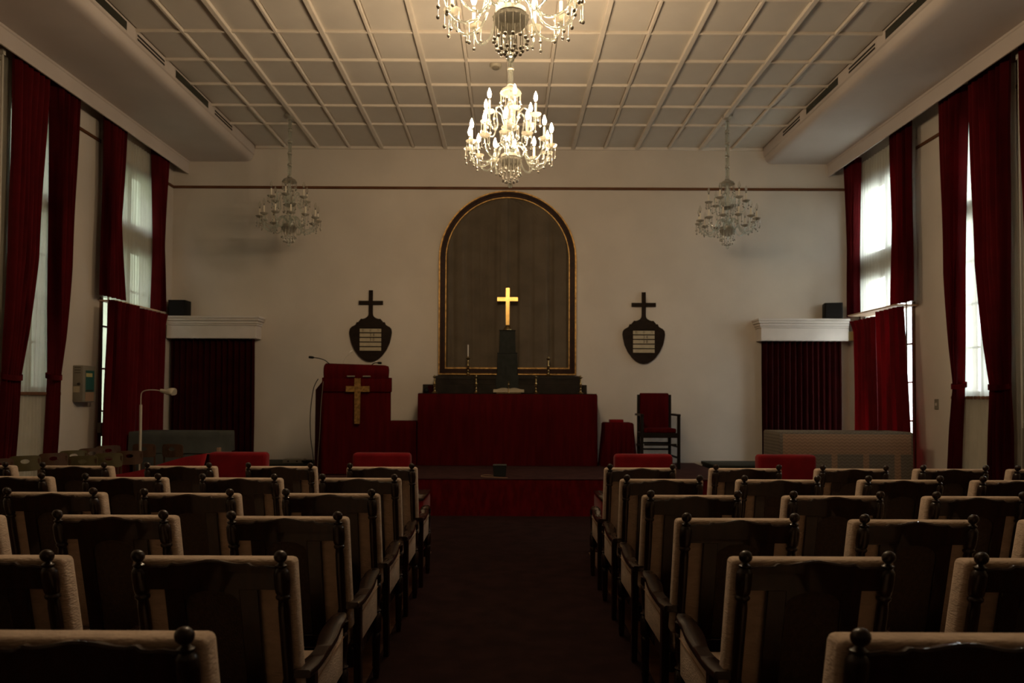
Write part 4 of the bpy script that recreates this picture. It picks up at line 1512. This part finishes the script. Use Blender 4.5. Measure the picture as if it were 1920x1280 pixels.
def chandelier(label, x, y, z0, lit, yaw):
    root = thing('chandelier', label, 'chandelier', (x, y, z0), yaw, 'crystal chandeliers')
    bm = nb(); ball(bm, 0, 0, .0, .025, 1, 14); lathe(bm, [(.004, .02), (.006, .06), (.003, .16)], n=8); obj('bottom_ball', bm, M['crystal'], root, sharp=70)
    bm = nb()
    lathe(bm, [(.012, .165), (.040, .17), (.070, .185), (.090, .21), (.108, .245), (.116, .262), (.110, .265), (.098, .25), (.090, .26), (.086, .278)], n=48, flute=16, fa=.045)
    obj('lower_bowl', bm, M['bowlglass'], root, sharp=70)
    bm = nb(); lathe(bm, [(.095, .276), (.099, .280), (.099, .306), (.092, .310), (.03, .312)], n=32); obj('bowl_rim', bm, M['silver'], root)
    bm = nb()
    lathe(bm, [(.028, .31), (.040, .33), (.045, .36), (.030, .385), (.022, .40), (.032, .43), (.034, .50), (.026, .54), (.022, .56), (.05, .575), (.050, .585), (.026, .592),
               (.022, .61), (.036, .64), (.045, .69), (.040, .74), (.022, .78), (.020, .80), (.034, .82), (.036, .85), (.022, .88), (.020, .95), (.018, .965)], n=24, flute=8, fa=.05)
    obj('column', bm, M['crystal'], root, sharp=70)
    bm = nb(); lathe(bm, [(.03, .575), (.075, .585), (.092, .60), (.088, .602), (.04, .592)], n=32, flute=12, fa=.04); obj('middle_dish', bm, M['bowlglass'], root, sharp=70)
    bm = nb(); lathe(bm, [(.022, 1.02), (.05, 1.005), (.085, .985), (.105, .955), (.110, .945), (.104, .944), (.08, .962), (.02, .975)], n=40, flute=14, fa=.05); obj('crown_dish', bm, M['bowlglass'], root, sharp=70)
    # stem to the ceiling
    top = ZC - .008 - z0
    bm = nb(); tube(bm, [(0, 0, .96), (0, 0, top - .03)], .004, 8); obj('stem_rod', bm, M['silver'], root)
    zz = 1.03
    nseg = max(1, round((top - .06 - zz) / .165))
    L = (top - .06 - zz) / nseg
    bm1 = nb(); lathe(bm1, [(.030, .018), (.027, .03), (.026, L - .04), (.032, L - .02)], n=14); me1 = mesh_of('stem_tube', bm1, M['crystal'])
    bm2 = nb(); lathe(bm2, [(.012, -.020), (.034, -.008), (.037, .0), (.034, .008), (.012, .018)], n=14); me2 = mesh_of('stem_ring', bm2, M['silver'])
    for k in range(nseg):
        inst('stem_tube', me1, root, (0, 0, zz + k * L))
        inst('stem_ring', me2, root, (0, 0, zz + k * L))
    bm = nb(); lathe(bm, [(.02, top - .06), (.05, top - .045), (.075, top - .02), (.08, top)], n=24); obj('canopy', bm, M['silver'], root)
    bulb = PM['bulb_lit'] if lit else PM['bulb_clear']

    def arm(me, ang, r, z, nd, kinds):
        a = inst('arm', me, root, (0, 0, 0), ang)
        inst('bobeche', PM['bobeche'], a, (r, 0, z))
        inst('candle_sleeve', PM['candle'], a, (r, 0, z))
        inst('bulb_socket', PM['socket'], a, (r, 0, z))
        inst('flame_bulb', bulb, a, (r, 0, z))
        for q in range(nd):
            t_ = 2 * pi * (q + .5) / nd
            inst('crystal_drop', PM[kinds[q % len(kinds)]], a, (r + .050 * cos(t_), .050 * sin(t_), z + .022))
    for k in range(12):
        arm(PM['arm_low'], 2 * pi * k / 12, .42, .368, 5, ('drop_m', 'drop_l', 'drop_s'))
    for k in range(6):
        arm(PM['arm_up'], 2 * pi * k / 6 + .28, .272, .668, 4, ('drop_m', 'drop_s'))
    for k in range(14):
        t_ = 2 * pi * k / 14
        inst('crystal_drop', PM['drop_l'], root, (.108 * cos(t_), .108 * sin(t_), .252))
    for k in range(10):
        t_ = 2 * pi * k / 10 + .2
        inst('crystal_drop', PM['drop_l'], root, (.075 * cos(t_), .075 * sin(t_), .190))
    for k in range(6):
        t_ = 2 * pi * k / 6 + .1
        inst('crystal_drop', PM['drop_m'], root, (.040 * cos(t_), .040 * sin(t_), .172 - .03))
    for k in range(10):
        t_ = 2 * pi * k / 10
        inst('crystal_drop', PM['drop_m'], root, (.104 * cos(t_), .104 * sin(t_), .948))
        inst('crystal_drop', PM['drop_m'], root, (.085 * cos(t_ + .3), .085 * sin(t_ + .3), .596))
    return root


chandelier('lit crystal chandelier hanging over the middle of the aisle', 0.0, 7.30, 3.77, True, radians(83))
chandelier('lit crystal chandelier nearest the viewer, cut by the top edge', 0.0, 4.52, 3.76, True, radians(97))
chandelier('unlit crystal chandelier near the left side of the altar wall', -3.33, 10.80, 3.89, False, radians(80))
chandelier('unlit crystal chandelier near the right side of the altar wall', 3.27, 10.78, 3.875, False, radians(95))
